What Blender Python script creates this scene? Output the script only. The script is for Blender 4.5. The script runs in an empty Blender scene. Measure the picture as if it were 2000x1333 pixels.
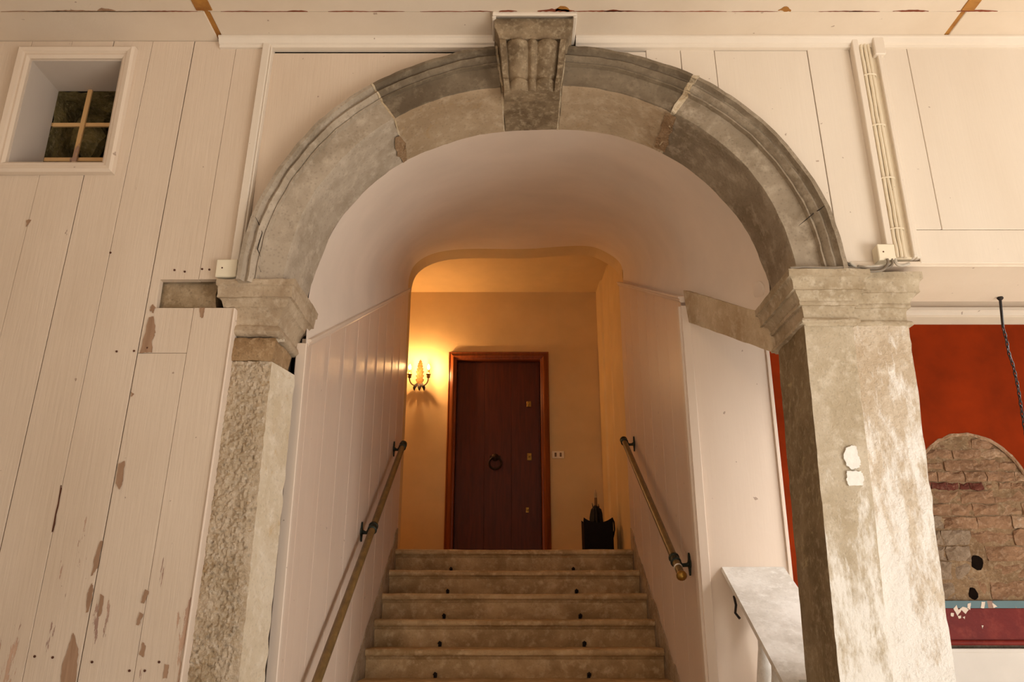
import bpy, bmesh, math, random
from mathutils import Vector, Matrix, noise

random.seed(7)
C = bpy.context.scene.collection
SC = bpy.context.scene
EYE = 1.5
F = 1550.0
TH = math.radians(19.0)
CT, ST = math.cos(TH), math.sin(TH)

# ------------------------------------------------------------------ camera, world, lights, exposure
cam_d = bpy.data.cameras.new('camera')
cam = bpy.data.objects.new('camera', cam_d)
C.objects.link(cam)
cam.location = (0, 0, EYE)
cam.rotation_euler = (math.pi / 2 + TH, 0, 0)
cam_d.sensor_width = 36.0
cam_d.lens = F * 36.0 / 2000.0
cam_d.clip_start = 0.05
SC.camera = cam

world = bpy.data.worlds.new('sky')
SC.world = world
world.use_nodes = True
bg = world.node_tree.nodes['Background']
bg.inputs[0].default_value = (0.93, 0.95, 1.0, 1)
bg.inputs[1].default_value = 0.36


def area(name, loc, target, sx, sy, power, color):
    d = bpy.data.lights.new(name, 'AREA')
    d.shape = 'RECTANGLE'
    d.size, d.size_y = sx, sy
    d.energy = power
    d.color = color
    o = bpy.data.objects.new(name, d)
    o.location = loc
    o.rotation_euler = (Vector(target) - Vector(loc)).to_track_quat('-Z', 'Y').to_euler()
    C.objects.link(o)
    return o


area('daylight_gate', (4.2, -0.6, 0.8), (1.4, 3.0, 1.7), 2.2, 1.4, 100, (1.0, 0.985, 0.96))
area('hall_lamp', (-1.2, -2.4, 3.5), (-0.6, 3.0, 2.4), 1.0, 0.6, 26, (1.0, 0.66, 0.38))
sd = area('side_room_daylight', (2.55, 3.5, 2.78), (1.22, 3.72, 1.5), 0.6, 0.3, 9, (1.0, 0.975, 0.94))
sd.data.spread = 1.6
sun_d = bpy.data.lights.new('sun', 'SUN')
sun_d.energy = 21.0
sun_d.color = (1.0, 0.98, 0.95)
sun_d.angle = 0.01
sun = bpy.data.objects.new('sun', sun_d)
sun.rotation_euler = Vector((-0.35, 0.36, -0.86)).to_track_quat('-Z', 'Y').to_euler()
C.objects.link(sun)

vs = SC.view_settings
vs.view_transform = 'Standard'
vs.look = 'None'
vs.gamma = 1.0
vs.use_curve_mapping = False
vs.exposure = -0.04


# ------------------------------------------------------------------ projection helper: pixel -> point on plane Y
def P(px, py, Y):
    x = (px - 1000.0) / F
    v = (666.5 - py) / F
    k = Y / (CT - v * ST)
    return Vector((x * k, Y, (ST + v * CT) * k + EYE))


def PX(px, py, X):
    x = (px - 1000.0) / F
    v = (666.5 - py) / F
    k = X / x
    return Vector((X, (CT - v * ST) * k, (ST + v * CT) * k + EYE))


def interp(xs, ys, x):
    if x <= xs[0]:
        return ys[0]
    if x >= xs[-1]:
        return ys[-1]
    for i in range(len(xs) - 1):
        if x <= xs[i + 1]:
            t = (x - xs[i]) / max(1e-9, xs[i + 1] - xs[i])
            return ys[i] * (1 - t) + ys[i + 1] * t


# ------------------------------------------------------------------ materials
def lin(c):
    out = []
    for v in c[:3]:
        v /= 255.0
        out.append(v / 12.92 if v <= 0.04045 else ((v + 0.055) / 1.055) ** 2.4)
    return (*out, 1.0)


class NT:
    def __init__(s, name):
        s.m = bpy.data.materials.new(name)
        s.m.use_nodes = True
        s.t = s.m.node_tree
        s.b = s.t.nodes['Principled BSDF']
        g = s.t.nodes.new('ShaderNodeNewGeometry')
        s.pos = g.outputs['Position']

    def n(s, typ):
        return s.t.nodes.new(typ)

    def l(s, a, b):
        s.t.links.new(a, b)

    def scaled(s, v):
        n = s.n('ShaderNodeVectorMath')
        n.operation = 'MULTIPLY'
        n.inputs[1].default_value = v
        s.l(s.pos, n.inputs[0])
        return n.outputs[0]

    def noise(s, scale, detail=4, rough=0.55, stretch=None, dist=0.0):
        n = s.n('ShaderNodeTexNoise')
        n.inputs['Scale'].default_value = scale
        n.inputs['Detail'].default_value = detail
        n.inputs['Roughness'].default_value = rough
        n.inputs['Distortion'].default_value = dist
        s.l(s.scaled(stretch) if stretch else s.pos, n.inputs['Vector'])
        return n.outputs['Fac']

    def voro(s, scale, stretch=None, feature='F1'):
        n = s.n('ShaderNodeTexVoronoi')
        n.feature = feature
        n.inputs['Scale'].default_value = scale
        s.l(s.scaled(stretch) if stretch else s.pos, n.inputs['Vector'])
        return n.outputs['Distance']

    def ramp(s, fac, a, b, va=0.0, vb=1.0):
        n = s.n('ShaderNodeMapRange')
        n.inputs[1].default_value = a
        n.inputs[2].default_value = b
        n.inputs[3].default_value = va
        n.inputs[4].default_value = vb
        n.clamp = True
        s.l(fac, n.inputs[0])
        return n.outputs[0]

    def math(s, op, a, b):
        n = s.n('ShaderNodeMath')
        n.operation = op
        for i, v in enumerate((a, b)):
            if isinstance(v, (int, float)):
                n.inputs[i].default_value = v
            else:
                s.l(v, n.inputs[i])
        return n.outputs[0]

    def axis(s, k):
        n = s.n('ShaderNodeSeparateXYZ')
        s.l(s.pos, n.inputs[0])
        return n.outputs[k]

    def mix(s, fac, a, b):
        n = s.n('ShaderNodeMix')
        n.data_type = 'RGBA'
        if isinstance(fac, (int, float)):
            n.inputs[0].default_value = fac
        else:
            s.l(fac, n.inputs[0])
        for i, v in ((6, a), (7, b)):
            if isinstance(v, tuple):
                n.inputs[i].default_value = lin(v)
            else:
                s.l(v, n.inputs[i])
        return n.outputs[2]

    def bump(s, h, strength, dist, prev=None):
        n = s.n('ShaderNodeBump')
        n.inputs['Strength'].default_value = strength
        n.inputs['Distance'].default_value = dist
        s.l(h, n.inputs['Height'])
        if prev is not None:
            s.l(prev, n.inputs['Normal'])
        return n.outputs[0]

    def done(s, col, rough=0.6, nrm=None, metal=0.0, spec=0.35):
        if isinstance(col, tuple):
            s.b.inputs['Base Color'].default_value = lin(col)
        else:
            s.l(col, s.b.inputs['Base Color'])
        s.b.inputs['Roughness'].default_value = rough
        s.b.inputs['Metallic'].default_value = metal
        s.b.inputs['Specular IOR Level'].default_value = spec
        if nrm is not None:
            s.l(nrm, s.b.inputs['Normal'])
        return s.m


def plain(name, col, rough=0.5, metal=0.0, var=0.12, scale=25, bump=0.15, spec=0.35):
    t = NT(name)
    n = t.noise(scale, 5)
    d = tuple(v * (1 - var * 2) for v in col)
    c = t.mix(t.ramp(n, 0.3, 0.75), col, d)
    return t.done(c, rough, t.bump(n, bump, 0.004), metal, spec)


def paint(name, col, col2, peel=0.0, streak=0.25, rough=0.45, zpeel=None):
    """painted boards: faint dirt, brush grain, optional flaking where zpeel says"""
    t = NT(name)
    n1 = t.noise(1.6, 5, 0.6, (1, 1, 0.35))
    c = t.mix(t.ramp(n1, 0.35, 0.7), col, col2)
    grain = t.noise(5, 4, 0.6, (14, 14, 0.7))
    fine = t.noise(38, 3)
    nb = t.bump(grain, streak, 0.006)
    nb = t.bump(fine, 0.06, 0.003, nb)
    # small rust and dirt specks
    sp = t.noise(26, 2, 0.5)
    c = t.mix(t.ramp(sp, 0.745, 0.77, 0, 0.55), c, (120, 84, 58))
    if peel > 0:
        w = t.noise(4.2, 9, 0.68, (2.6, 2.6, 0.5), 0.3)
        if zpeel:
            zm = t.ramp(t.axis(2), zpeel[0], zpeel[1], 0.0, 0.16)
            xm = t.ramp(t.axis(0), zpeel[2], zpeel[3], 0.0, 0.1)
            w = t.math('SUBTRACT', t.math('SUBTRACT', w, zm), xm)
        m = t.ramp(w, 1.0 - peel, 1.0 - peel + 0.012)
        u = t.ramp(t.noise(3.0, 3, 0.5), 0.4, 0.6)
        c = t.mix(m, c, t.mix(u, (196, 160, 134), (160, 128, 112)))
        nb = t.bump(t.math('SUBTRACT', 1.0, m), 0.5, 0.004, nb)
    return t.done(c, rough, nb, 0, 0.3)


def stone(name, c1, c2, c3, scale=3.0, rough=0.85, bump=0.5, pits=0.35, lichen=None, lit_wash=None, fine=70):
    t = NT(name)
    a = t.noise(scale, 6, 0.62, None, 0.4)
    b = t.noise(scale * 5.5, 6, 0.65)
    g = t.noise(fine, 4, 0.6)
    c = t.mix(t.ramp(a, 0.38, 0.62), c1, c2)
    c = t.mix(t.ramp(b, 0.5, 0.72, 0, 0.8), c, c3)
    v = t.voro(fine * 0.8)
    c = t.mix(t.ramp(v, 0.0, 0.35, pits, 0.0), c, tuple(x * 0.45 for x in c1))
    if lichen:
        q = t.noise(scale * 3.2, 7, 0.6, None, 0.8)
        c = t.mix(t.ramp(q, 0.6, 0.7, 0, 0.6), c, lichen)
    if lit_wash:
        wcol, lo, hi, amt = lit_wash
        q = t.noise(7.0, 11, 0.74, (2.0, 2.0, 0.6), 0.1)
        zz = t.ramp(t.axis(2), lo, hi, amt, -0.14)  # limewash thicker downward; the brighter low light on the pier is painted in too
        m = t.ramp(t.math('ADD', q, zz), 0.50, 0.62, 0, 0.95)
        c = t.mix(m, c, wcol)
    h = t.math('ADD', t.math('MULTIPLY', g, 0.5), b)
    nb = t.bump(h, bump, 0.012)
    return t.done(c, rough, nb, 0, 0.2)


def wood(name, c1, c2, rough=0.4, stretch=(16, 16, 0.8), scale=3.0, bump=0.1):
    t = NT(name)
    n = t.noise(scale, 6, 0.6, stretch, 0.5)
    c = t.mix(t.ramp(n, 0.35, 0.68), c1, c2)
    return t.done(c, rough, t.bump(n, bump, 0.003), 0, 0.4)


M = {}
M['paint_left'] = paint('cream_board_paint', (220, 201, 180), (206, 185, 162), 0.475, 0.36, 0.5, (0.9, 2.3, -1.75, -2.2))
M['paint'] = paint('cream_wall_paint', (227, 214, 197), (218, 203, 184), 0.0, 0.14, 0.5)
M['paint_ceiling'] = paint('ceiling_board_paint', (224, 208, 188), (214, 196, 174), 0.0, 0.12, 0.5)
M['paint_white'] = paint('white_panel_paint', (230, 212, 194), (222, 202, 183), 0.0, 0.10, 0.45)
M['paint_channel'] = paint('channel_paint', (226, 212, 186), (206, 188, 160), 0.30, 0.3, 0.5)
M['paint_frame'] = paint('window_frame_paint', (222, 204, 184), (212, 192, 170), 0.0, 0.1, 0.42)
M['reveal'] = paint('grey_reveal_paint', (206, 192, 178), (194, 180, 166), 0.0, 0.08, 0.6)
M['corridor'] = paint('stair_wall_boards', (228, 207, 188), (219, 196, 176), 0.0, 0.2, 0.36)
M['plaster'] = plain('vault_plaster', (238, 222, 206), 0.75, 0, 0.03, 2.0, 0.05)
M['landing'] = plain('landing_plaster', (222, 194, 144), 0.7, 0, 0.03, 3.0, 0.06)
M['dark_void'] = plain('dark_backing', (46, 36, 28), 0.9)
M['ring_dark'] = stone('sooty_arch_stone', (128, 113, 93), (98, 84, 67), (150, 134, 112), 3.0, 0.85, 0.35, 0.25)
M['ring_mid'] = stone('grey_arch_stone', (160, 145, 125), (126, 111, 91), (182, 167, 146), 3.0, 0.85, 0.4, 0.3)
M['ring_light'] = stone('pale_arch_stone', (178, 163, 144), (150, 135, 115), (196, 181, 162), 3.5, 0.85, 0.4, 0.3)
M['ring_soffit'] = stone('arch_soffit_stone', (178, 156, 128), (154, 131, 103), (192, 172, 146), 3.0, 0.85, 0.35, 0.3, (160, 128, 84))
M['keystone'] = stone('keystone_stone', (142, 122, 96), (104, 86, 64), (172, 154, 126), 7.0, 0.8, 0.3, 0.3)
M['mortar'] = stone('lime_mortar', (206, 190, 164), (188, 166, 134), (168, 140, 100), 8.0, 0.95, 0.9, 0.3)
M['mortar_brown'] = stone('brown_mortar', (160, 130, 98), (132, 104, 76), (184, 160, 130), 8.0, 0.95, 0.9, 0.4)
M['rough_stone'] = stone('hammered_stone', (204, 184, 158), (182, 160, 130), (220, 206, 186), 9.0, 0.95, 1.0, 0.5, (170, 134, 84), None, 46)
M['side_stone'] = stone('dressed_pale_stone', (222, 208, 186), (206, 188, 160), (232, 220, 202), 4.0, 0.85, 0.5, 0.2, (196, 164, 116))
M['impost'] = stone('impost_stone', (186, 166, 140), (160, 138, 112), (204, 186, 162), 4.0, 0.85, 0.45, 0.3)
M['neck'] = stone('brown_neck_stone', (176, 146, 110), (146, 116, 82), (196, 168, 132), 6.0, 0.9, 0.8, 0.4)
M['hole_stone'] = stone('hidden_stone', (172, 150, 120), (146, 124, 94), (186, 164, 134), 6.0, 0.9, 0.6, 0.35)
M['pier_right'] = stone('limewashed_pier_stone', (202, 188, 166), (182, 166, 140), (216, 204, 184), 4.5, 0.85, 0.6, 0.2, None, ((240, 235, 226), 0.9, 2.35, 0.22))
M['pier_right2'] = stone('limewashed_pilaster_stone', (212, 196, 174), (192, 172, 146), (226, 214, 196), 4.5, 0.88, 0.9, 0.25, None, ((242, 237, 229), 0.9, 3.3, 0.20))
M['pier_side'] = stone('shaded_pier_side_stone', (148, 130, 102), (120, 102, 76), (176, 160, 132), 5.0, 0.85, 0.6, 0.25, (190, 172, 132))  # shade of the face turned from the light is put into this colour
M['capital_right'] = stone('right_impost_stone', (190, 174, 149), (160, 142, 115), (210, 196, 174), 4.0, 0.82, 0.45, 0.3)
M['beam_stone'] = stone('stained_string_stone', (208, 188, 158), (178, 154, 122), (220, 204, 178), 3.0, 0.85, 0.3, 0.2)
M['step'] = stone('worn_step_stone', (198, 166, 122), (160, 128, 86), (216, 188, 148), 3.5, 0.6, 0.3, 0.25)
M['cement'] = stone('grey_skirting_cement', (176, 156, 130), (146, 126, 100), (190, 172, 146), 6.0, 0.9, 0.5, 0.3)
M['marble'] = stone('worn_white_marble', (232, 227, 219), (206, 199, 188), (240, 237, 231), 5.0, 0.5, 0.15, 0.15)
M['red'] = plain('red_wall_plaster', (152, 50, 12), 0.85, 0, 0.10, 5.0, 0.2, 0.08)
M['dado_red'] = stone('dark_red_dado', (126, 38, 28), (108, 30, 24), (138, 56, 42), 3.0, 0.5, 0.12, 0.1)
M['blue'] = paint('blue_band_paint', (106, 130, 134), (92, 118, 126), 0.42, 0.1, 0.6)
M['white_room'] = plain('white_room_paint', (232, 224, 214), 0.6, 0, 0.02, 5.0, 0.06)
M['hole_shade'] = plain('painted_hole_shade', (30, 20, 14), 0.95, 0, 0.2, 20, 0.3, 0.05)
M['brick'] = stone('tan_brick', (164, 126, 96), (134, 100, 74), (186, 154, 126), 7.0, 0.95, 0.9, 0.4)
M['brick_pale'] = stone('pale_brick', (184, 150, 120), (156, 122, 92), (204, 178, 152), 7.0, 0.95, 0.9, 0.4)
M['brick_red'] = stone('dark_red_brick', (120, 66, 52), (98, 50, 40), (150, 110, 92), 9.0, 0.9, 0.9, 0.4)
M['brick_grey'] = stone('grey_stone_block', (160, 138, 116), (136, 114, 92), (180, 160, 138), 6.0, 0.9, 0.9, 0.4)
M['door_wood'] = wood('dark_door_veneer', (88, 34, 14), (68, 24, 9), 0.55, (10, 10, 0.9))
M['frame_wood'] = wood('door_frame_wood', (134, 68, 28), (106, 50, 20), 0.3, (14, 14, 0.9))
M['raw_wood'] = wood('bare_orange_wood', (176, 122, 52), (140, 88, 34), 0.7, (4, 4, 14))
M['bare_wood'] = wood('bare_brown_wood', (172, 138, 110), (142, 108, 82), 0.8, (14, 14, 0.9))
M['bare_red'] = wood('bare_red_wood', (142, 72, 44), (104, 52, 32), 0.8, (1, 14, 14))
M['rail_wood'] = wood('handrail_brass_wood', (128, 100, 58), (92, 70, 40), 0.4, (8, 2, 8))
M['bronze'] = plain('verdigris_bronze', (58, 66, 58), 0.5, 0.6, 0.25, 40, 0.3)
M['iron'] = plain('black_iron', (44, 34, 28), 0.7, 0.1, 0.2, 40, 0.3)
M['brass'] = plain('brass', (170, 130, 60), 0.35, 0.9, 0.1, 30, 0.1)
M['knocker'] = plain('dark_bronze', (48, 30, 20), 0.45, 0.6)
M['sconce'] = plain('gilt_iron', (112, 80, 34), 0.45, 0.5, 0.2, 60, 0.2)
M['bar_paint'] = paint('rusty_cream_bars', (226, 188, 132), (206, 160, 106), 0.42, 0.2, 0.6)
M['plastic'] = plain('cream_plastic', (236, 224, 198), 0.4, 0, 0.02, 10, 0.03)
M['switch'] = plain('white_switch_plastic', (236, 226, 200), 0.4, 0, 0.02, 10, 0.02)
M['switch_key'] = plain('grey_switch_rocker', (140, 112, 76), 0.4)
M['cable_grey'] = plain('grey_cable_sheath', (140, 126, 108), 0.45)
M['cable_white'] = plain('white_cable_sheath', (206, 194, 176), 0.45)
M['cable_dark'] = plain('dark_cable_sheath', (92, 84, 74), 0.45)
M['basket'] = plain('black_leather', (24, 16, 12), 0.6, 0, 0.15, 40, 0.2, 0.12)
M['umbrella'] = plain('black_umbrella_cloth', (26, 22, 24), 0.7, 0, 0.2, 60, 0.3)
M['handle_tip'] = plain('pale_handle_tip', (206, 180, 140), 0.3)
M['handle_wood'] = wood('umbrella_handle', (120, 84, 48), (92, 62, 34), 0.35)
M['floor'] = stone('stone_floor', (176, 166, 152), (154, 144, 130), (188, 178, 164), 2.0, 0.6, 0.3, 0.2)
M['moss'] = stone('mossy_shaft_stone', (150, 132, 84), (96, 84, 52), (176, 158, 116), 8.0, 0.95, 0.9, 0.4)
M['patch'] = plain('white_filler_plaster', (246, 242, 234), 0.85, 0, 0.03, 60, 0.5)
M['nail'] = plain('rusty_nail', (92, 52, 32), 0.8)

bulb_m = bpy.data.materials.new('lit_bulb_glass')
bulb_m.use_nodes = True
_b = bulb_m.node_tree.nodes['Principled BSDF']
_b.inputs['Base Color'].default_value = (1, 0.8, 0.5, 1)
_b.inputs['Emission Color'].default_value = (1.0, 0.62, 0.25, 1)
_b.inputs['Emission Strength'].default_value = 30.0
M['bulb'] = bulb_m


# ------------------------------------------------------------------ mesh builder
def root_loc(p):
    v = Vector((0, 0, 0))
    while p is not None:
        v = v + p.location
        p = p.parent
    return v


class MB:
    def __init__(s):
        s.v, s.f = [], []

    def add(s, vs, fs):
        o = len(s.v)
        s.v += [Vector(v) for v in vs]
        s.f += [tuple(i + o for i in f) for f in fs]

    def box(s, x0, x1, y0, y1, z0, z1):
        s.add([(x0, y0, z0), (x1, y0, z0), (x1, y1, z0), (x0, y1, z0), (x0, y0, z1), (x1, y0, z1), (x1, y1, z1), (x0, y1, z1)],
              [(0, 3, 2, 1), (4, 5, 6, 7), (0, 1, 5, 4), (1, 2, 6, 5), (2, 3, 7, 6), (3, 0, 4, 7)])

    def hexa(s, p):
        """8 corners: bottom ring 0-3, top ring 4-7"""
        s.add(p, [(0, 3, 2, 1), (4, 5, 6, 7), (0, 1, 5, 4), (1, 2, 6, 5), (2, 3, 7, 6), (3, 0, 4, 7)])

    def prism(s, pts, d):
        """planar outline pts extruded by vector d"""
        n = len(pts)
        d = Vector(d)
        vs = [Vector(p) for p in pts] + [Vector(p) + d for p in pts]
        fs = [tuple(range(n)), tuple(range(2 * n - 1, n - 1, -1))]
        for i in range(n):
            j = (i + 1) % n
            fs.append((j, i, i + n, j + n))
        s.add(vs, fs)

    def strip(s, rings, closed=True, caps=True):
        n = len(rings[0])
        vs = [p for r in rings for p in r]
        fs = []
        for k in range(len(rings) - 1):
            for i in range(n if closed else n - 1):
                j = (i + 1) % n
                fs.append((k * n + i, k * n + j, (k + 1) * n + j, (k + 1) * n + i))
        if caps and closed:
            fs.append(tuple(range(n - 1, -1, -1)))
            o = (len(rings) - 1) * n
            fs.append(tuple(range(o, o + n)))
        s.add(vs, fs)

    def tube(s, path, r, n=8, caps=True):
        path = [Vector(p) for p in path]
        rs = r if isinstance(r, (list, tuple)) else [r] * len(path)
        rings = []
        ref = None
        for i, p in enumerate(path):
            a = path[max(0, i - 1)]
            b = path[min(len(path) - 1, i + 1)]
            t = (b - a).normalized()
            if ref is None:
                ref = Vector((0, 0, 1)) if abs(t.z) < 0.9 else Vector((1, 0, 0))
            u = (ref - t * ref.dot(t)).normalized()
            w = t.cross(u)
            ref = u
            rings.append([p + (u * math.cos(2 * math.pi * k / n) + w * math.sin(2 * math.pi * k / n)) * rs[i] for k in range(n)])
        s.strip(rings, True, caps)

    def lathe(s, prof, origin, axis=(0, 0, 1), n=16):
        """prof list of (r, h) along axis from origin"""
        ax = Vector(axis).normalized()
        u = ax.orthogonal().normalized()
        w = ax.cross(u)
        o = Vector(origin)
        rings = [[o + ax * h + (u * math.cos(2 * math.pi * k / n) + w * math.sin(2 * math.pi * k / n)) * max(r, 1e-4) for k in range(n)] for r, h in prof]
        s.strip(rings, True, True)

    def build(s, name, mat, parent=None, bevel=0.0, smooth=False, rough=None, weld=True):
        me = bpy.data.meshes.new(name)
        off = root_loc(parent)
        vs = s.v
        if rough:
            amp, sc = rough
            out = []
            for v in vs:
                q = v * sc
                d = Vector((noise.noise(q), noise.noise(q + Vector((31.7, 0, 0))), noise.noise(q + Vector((0, 57.3, 0)))))
                q2 = v * sc * 3.1
                d += 0.5 * Vector((noise.noise(q2), noise.noise(q2 + Vector((11.7, 0, 0))), noise.noise(q2 + Vector((0, 17.3, 0)))))
                out.append(v + d * amp)
            vs = out
        me.from_pydata([tuple(v - off) for v in vs], [], s.f)
        bm = bmesh.new()
        bm.from_mesh(me)
        if weld:
            bmesh.ops.remove_doubles(bm, verts=bm.verts, dist=1e-5)
        bmesh.ops.recalc_face_normals(bm, faces=bm.faces)
        if bevel > 0:
            ed = [e for e in bm.edges if len(e.link_faces) == 2 and e.calc_face_angle(0) > 0.5]
            bmesh.ops.bevel(bm, geom=ed, offset=bevel, segments=1, profile=0.5, affect='EDGES', clamp_overlap=True)
        if smooth:
            for f in bm.faces:
                f.smooth = True
            for e in bm.edges:
                if len(e.link_faces) == 2 and e.calc_face_angle(0) > 0.7:
                    e.smooth = False
        bm.to_mesh(me)
        bm.free()
        me.materials.append(M[mat] if isinstance(mat, str) else mat)
        o = bpy.data.objects.new(name, me)
        C.objects.link(o)
        if parent is not None:
            o.parent = parent
        return o


def tag(o, label, cat, group=None, kind=None):
    o['label'] = label
    o['category'] = cat
    if group:
        o['group'] = group
    if kind:
        o['kind'] = kind
    return o


def empty(name, loc, label, cat, group=None, kind=None):
    o = bpy.data.objects.new(name, None)
    C.objects.link(o)
    o.location = loc
    o.empty_display_size = 0.1
    return tag(o, label, cat, group, kind)


def copy_part(o, parent, dloc):
    c = o.copy()
    C.objects.link(c)
    c.parent = parent
    c.location = Vector(o.location) + Vector(dloc)
    return c


ZC = P(1000, 80, 3.0).z          # ceiling level at the wall head
YW = 3.0                         # face of the front boarding

# ------------------------------------------------------------------ arch curves (world, polar about the arch centre)
AC = Vector((0.12, 0, EYE + 1.21))


def polar(pts, Y):
    out = []
    for x, y in pts:
        p = P(x, y, Y)
        out.append((math.atan2(p.z - AC.z, p.x - AC.x), math.hypot(p.x - AC.x, p.z - AC.z)))
    out.sort()
    return out


def smooth_r(tab):
    A = [a for a, r in tab]
    R = [r for a, r in tab]

    def fn(a):
        s = w = 0.0
        for k in range(-4, 5):
            g = math.exp(-k * k / 6.0)
            s += g * interp(A, R, a + k * 0.03)
            w += g
        return s / w
    return fn


OUT = [(464, 536), (474, 476), (496, 411), (530, 352), (556, 311), (590, 274), (627, 231), (680, 195), (736, 159), (777, 142), (826, 124), (886, 105), (961, 92),
       (1102, 91), (1170, 96), (1237, 109), (1290, 124), (1335, 139), (1380, 159), (1417, 182), (1455, 208), (1492, 236), (1530, 276), (1567, 322), (1605, 375), (1631, 431), (1642, 472), (1654, 517)]
INN = [(556, 532), (569, 484), (586, 427), (612, 379), (646, 337), (680, 300), (717, 266), (766, 232), (815, 208), (871, 187), (927, 174), (976, 169),
       (1099, 167), (1174, 172), (1230, 187), (1267, 200), (1312, 219), (1350, 240), (1399, 272), (1436, 304), (1477, 349), (1511, 405), (1534, 454), (1549, 506), (1553, 521)]
BAK = [(607, 560), (627, 506), (650, 450), (680, 409), (717, 371), (762, 334), (789, 315), (852, 289), (927, 266), (984, 258),
       (1084, 255), (1174, 259), (1230, 274), (1286, 296), (1342, 328), (1402, 382), (1440, 424), (1470, 472), (1489, 521), (1504, 559)]
YB = 3.31
r_out = smooth_r(polar(OUT, 2.945))
r_in = smooth_r(polar(INN, 3.0))
r_bak = smooth_r(polar(BAK, YB))


def arch_pt(a, r, Y):
    return Vector((AC.x + r * math.cos(a), Y, AC.z + r * math.sin(a)))


def pang(x, y, Y):
    p = P(x, y, Y)
    return math.atan2(p.z - AC.z, p.x - AC.x)


A_R, A_L = -0.02, math.pi + 0.02
_oc = [arch_pt(a, r_out(a), 0) for a in [A_R + (A_L - A_R) * i / 120 for i in range(121)]]
_ox = [p.x for p in reversed(_oc)]
_oz = [p.z for p in reversed(_oc)]


def z_outer(x):
    return interp(_ox, _oz, x)


XL_ARCH, XR_ARCH = min(_ox), max(_ox)

# ------------------------------------------------------------------ structure: floor, ceiling, hall
m = MB()
m.box(-4.5, 7.5, -4.0, 3.4, -0.1, 0.0)
tag(m.build('floor', 'floor'), 'stone paved floor of the entrance hall below the stairs', 'floor', None, 'structure')

ceil = MB()
ceil.box(-4.5, 5.0, -0.2, 3.3, ZC + 0.03, ZC + 0.2)
ceil.box(-4.5, 1.7, -4.0, -0.2, ZC + 0.03, ZC + 0.2)  # unseen roof part, added with its edge set to shape the sunlit floor patch
ceil = tag(ceil.build('ceiling', 'dark_void'), 'cream boarded ceiling above the arch with raw wood joints', 'ceiling', None, 'structure')
jl0, jl1 = P(432, 85, 3.0).x, P(1835, 57, 3.0).x
zc = ZC
for (x0, x1) in ((-4.5, jl0 - 0.012), (jl0 + 0.012, jl1 - 0.01), (jl1 + 0.01, 5.0)):
    m = MB()
    m.box(x0, x1, 2.812, 3.03, zc, zc + 0.028)
    m.build('plank', 'paint_ceiling', ceil, 0.003)
    y = 2.80
    k = 0
    while y > -3.9:
        w = 0.21
        m = MB()
        m.box(x0, x1, y - w + 0.006, y, zc - 0.012, zc + 0.02)
        m.build('plank', 'paint_ceiling', ceil, 0.003)
        y -= w
        k += 1
        if k > 4:
            w = 6.0
            m = MB()
            m.box(x0, x1, -0.2, y, zc - 0.012, zc + 0.02)
            m.build('plank', 'paint_ceiling', ceil, 0.003)
            break
# raw wood strips showing in the open joints
for jx, w in ((jl0, 0.016), (jl1, 0.013)):
    m = MB()
    m.box(jx - w, jx + w, 2.80, 3.0, zc + 0.004, zc + 0.028)
    o = m.build('joint_strip', 'raw_wood', ceil)
    o['label'] = 'bare orange wood strip in the open ceiling joint'
    m = MB()
    m.box(jx - w * 2.2, jx + w * 2.2, 2.3, 2.79, zc - 0.016, zc + 0.01)
    m.build('joint_strip', 'raw_wood', ceil, 0.002)['label'] = 'bare orange wood strip in the open ceiling joint'


def blob(px, Y, mat, name, parent, t=0.0012, jit=1.5, n_sub=5):
    """irregular thin flake outlined on the plane Y"""
    pts = []
    for i in range(len(px)):
        a, b = px[i], px[(i + 1) % len(px)]
        for k in range(n_sub):
            f = k / n_sub
            jx, jy = (random.uniform(-jit, jit), random.uniform(-jit, jit)) if k else (0, 0)
            pts.append(P(a[0] * (1 - f) + b[0] * f + jx, a[1] * (1 - f) + b[1] * f + jy, Y))
    mm = MB()
    mm.prism(pts, (0, -t, 0))
    return mm.build(name, mat, parent)


# peeled edges along the ceiling joint (on the underside of the boards)
def ceil_patch(x0, x1, y0, y1, mat):
    n = max(6, int((x1 - x0) / 0.012))
    top = [Vector((x0 + (x1 - x0) * i / n, y0 + random.uniform(0, 0.3) * (y1 - y0), zc - 0.0125)) for i in range(n + 1)]
    e = [math.sin(math.pi * i / n) for i in range(n + 1)]
    bot = [Vector((x0 + (x1 - x0) * i / n, y0 + (y1 - y0) * (0.3 + 0.7 * e[i] * random.uniform(0.5, 1.0)), zc - 0.0125)) for i in range(n, -1, -1)]
    mm = MB()
    mm.prism(top + bot, (0, 0, -0.0015))
    mm.build('peeled_patch', mat, ceil)


for px0, px1, dep in ((1050, 1122, 0.022), (1085, 1112, 0.045), (1120, 1260, 0.010), (1180, 1215, 0.016), (905, 960, 0.008), (975, 1010, 0.013), (640, 720, 0.007), (720, 790, 0.006), (1335, 1420, 0.006),
                      (1745, 1815, 0.014), (1870, 1950, 0.014), (1520, 1545, 0.035), (1600, 1720, 0.006), (80, 200, 0.012), (190, 225, 0.028), (240, 300, 0.008), (0, 90, 0.006), (60, 150, 0.007), (130, 260, 0.006), (250, 385, 0.007), (180, 330, 0.005), (430, 520, 0.006), (480, 600, 0.004), (1430, 1520, 0.005), (1250, 1340, 0.005), (820, 910, 0.005), (560, 600, 0.01), (1660, 1690, 0.008)):
    X0, X1 = P(px0, 20, 2.79).x, P(px1, 20, 2.79).x
    ceil_patch(X0, X1, 2.799, 2.799 - dep, 'bare_red' if px0 > 240 and px0 != 1085 and px0 != 1520 else 'bare_wood' if px0 < 400 else 'raw_wood')

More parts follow.
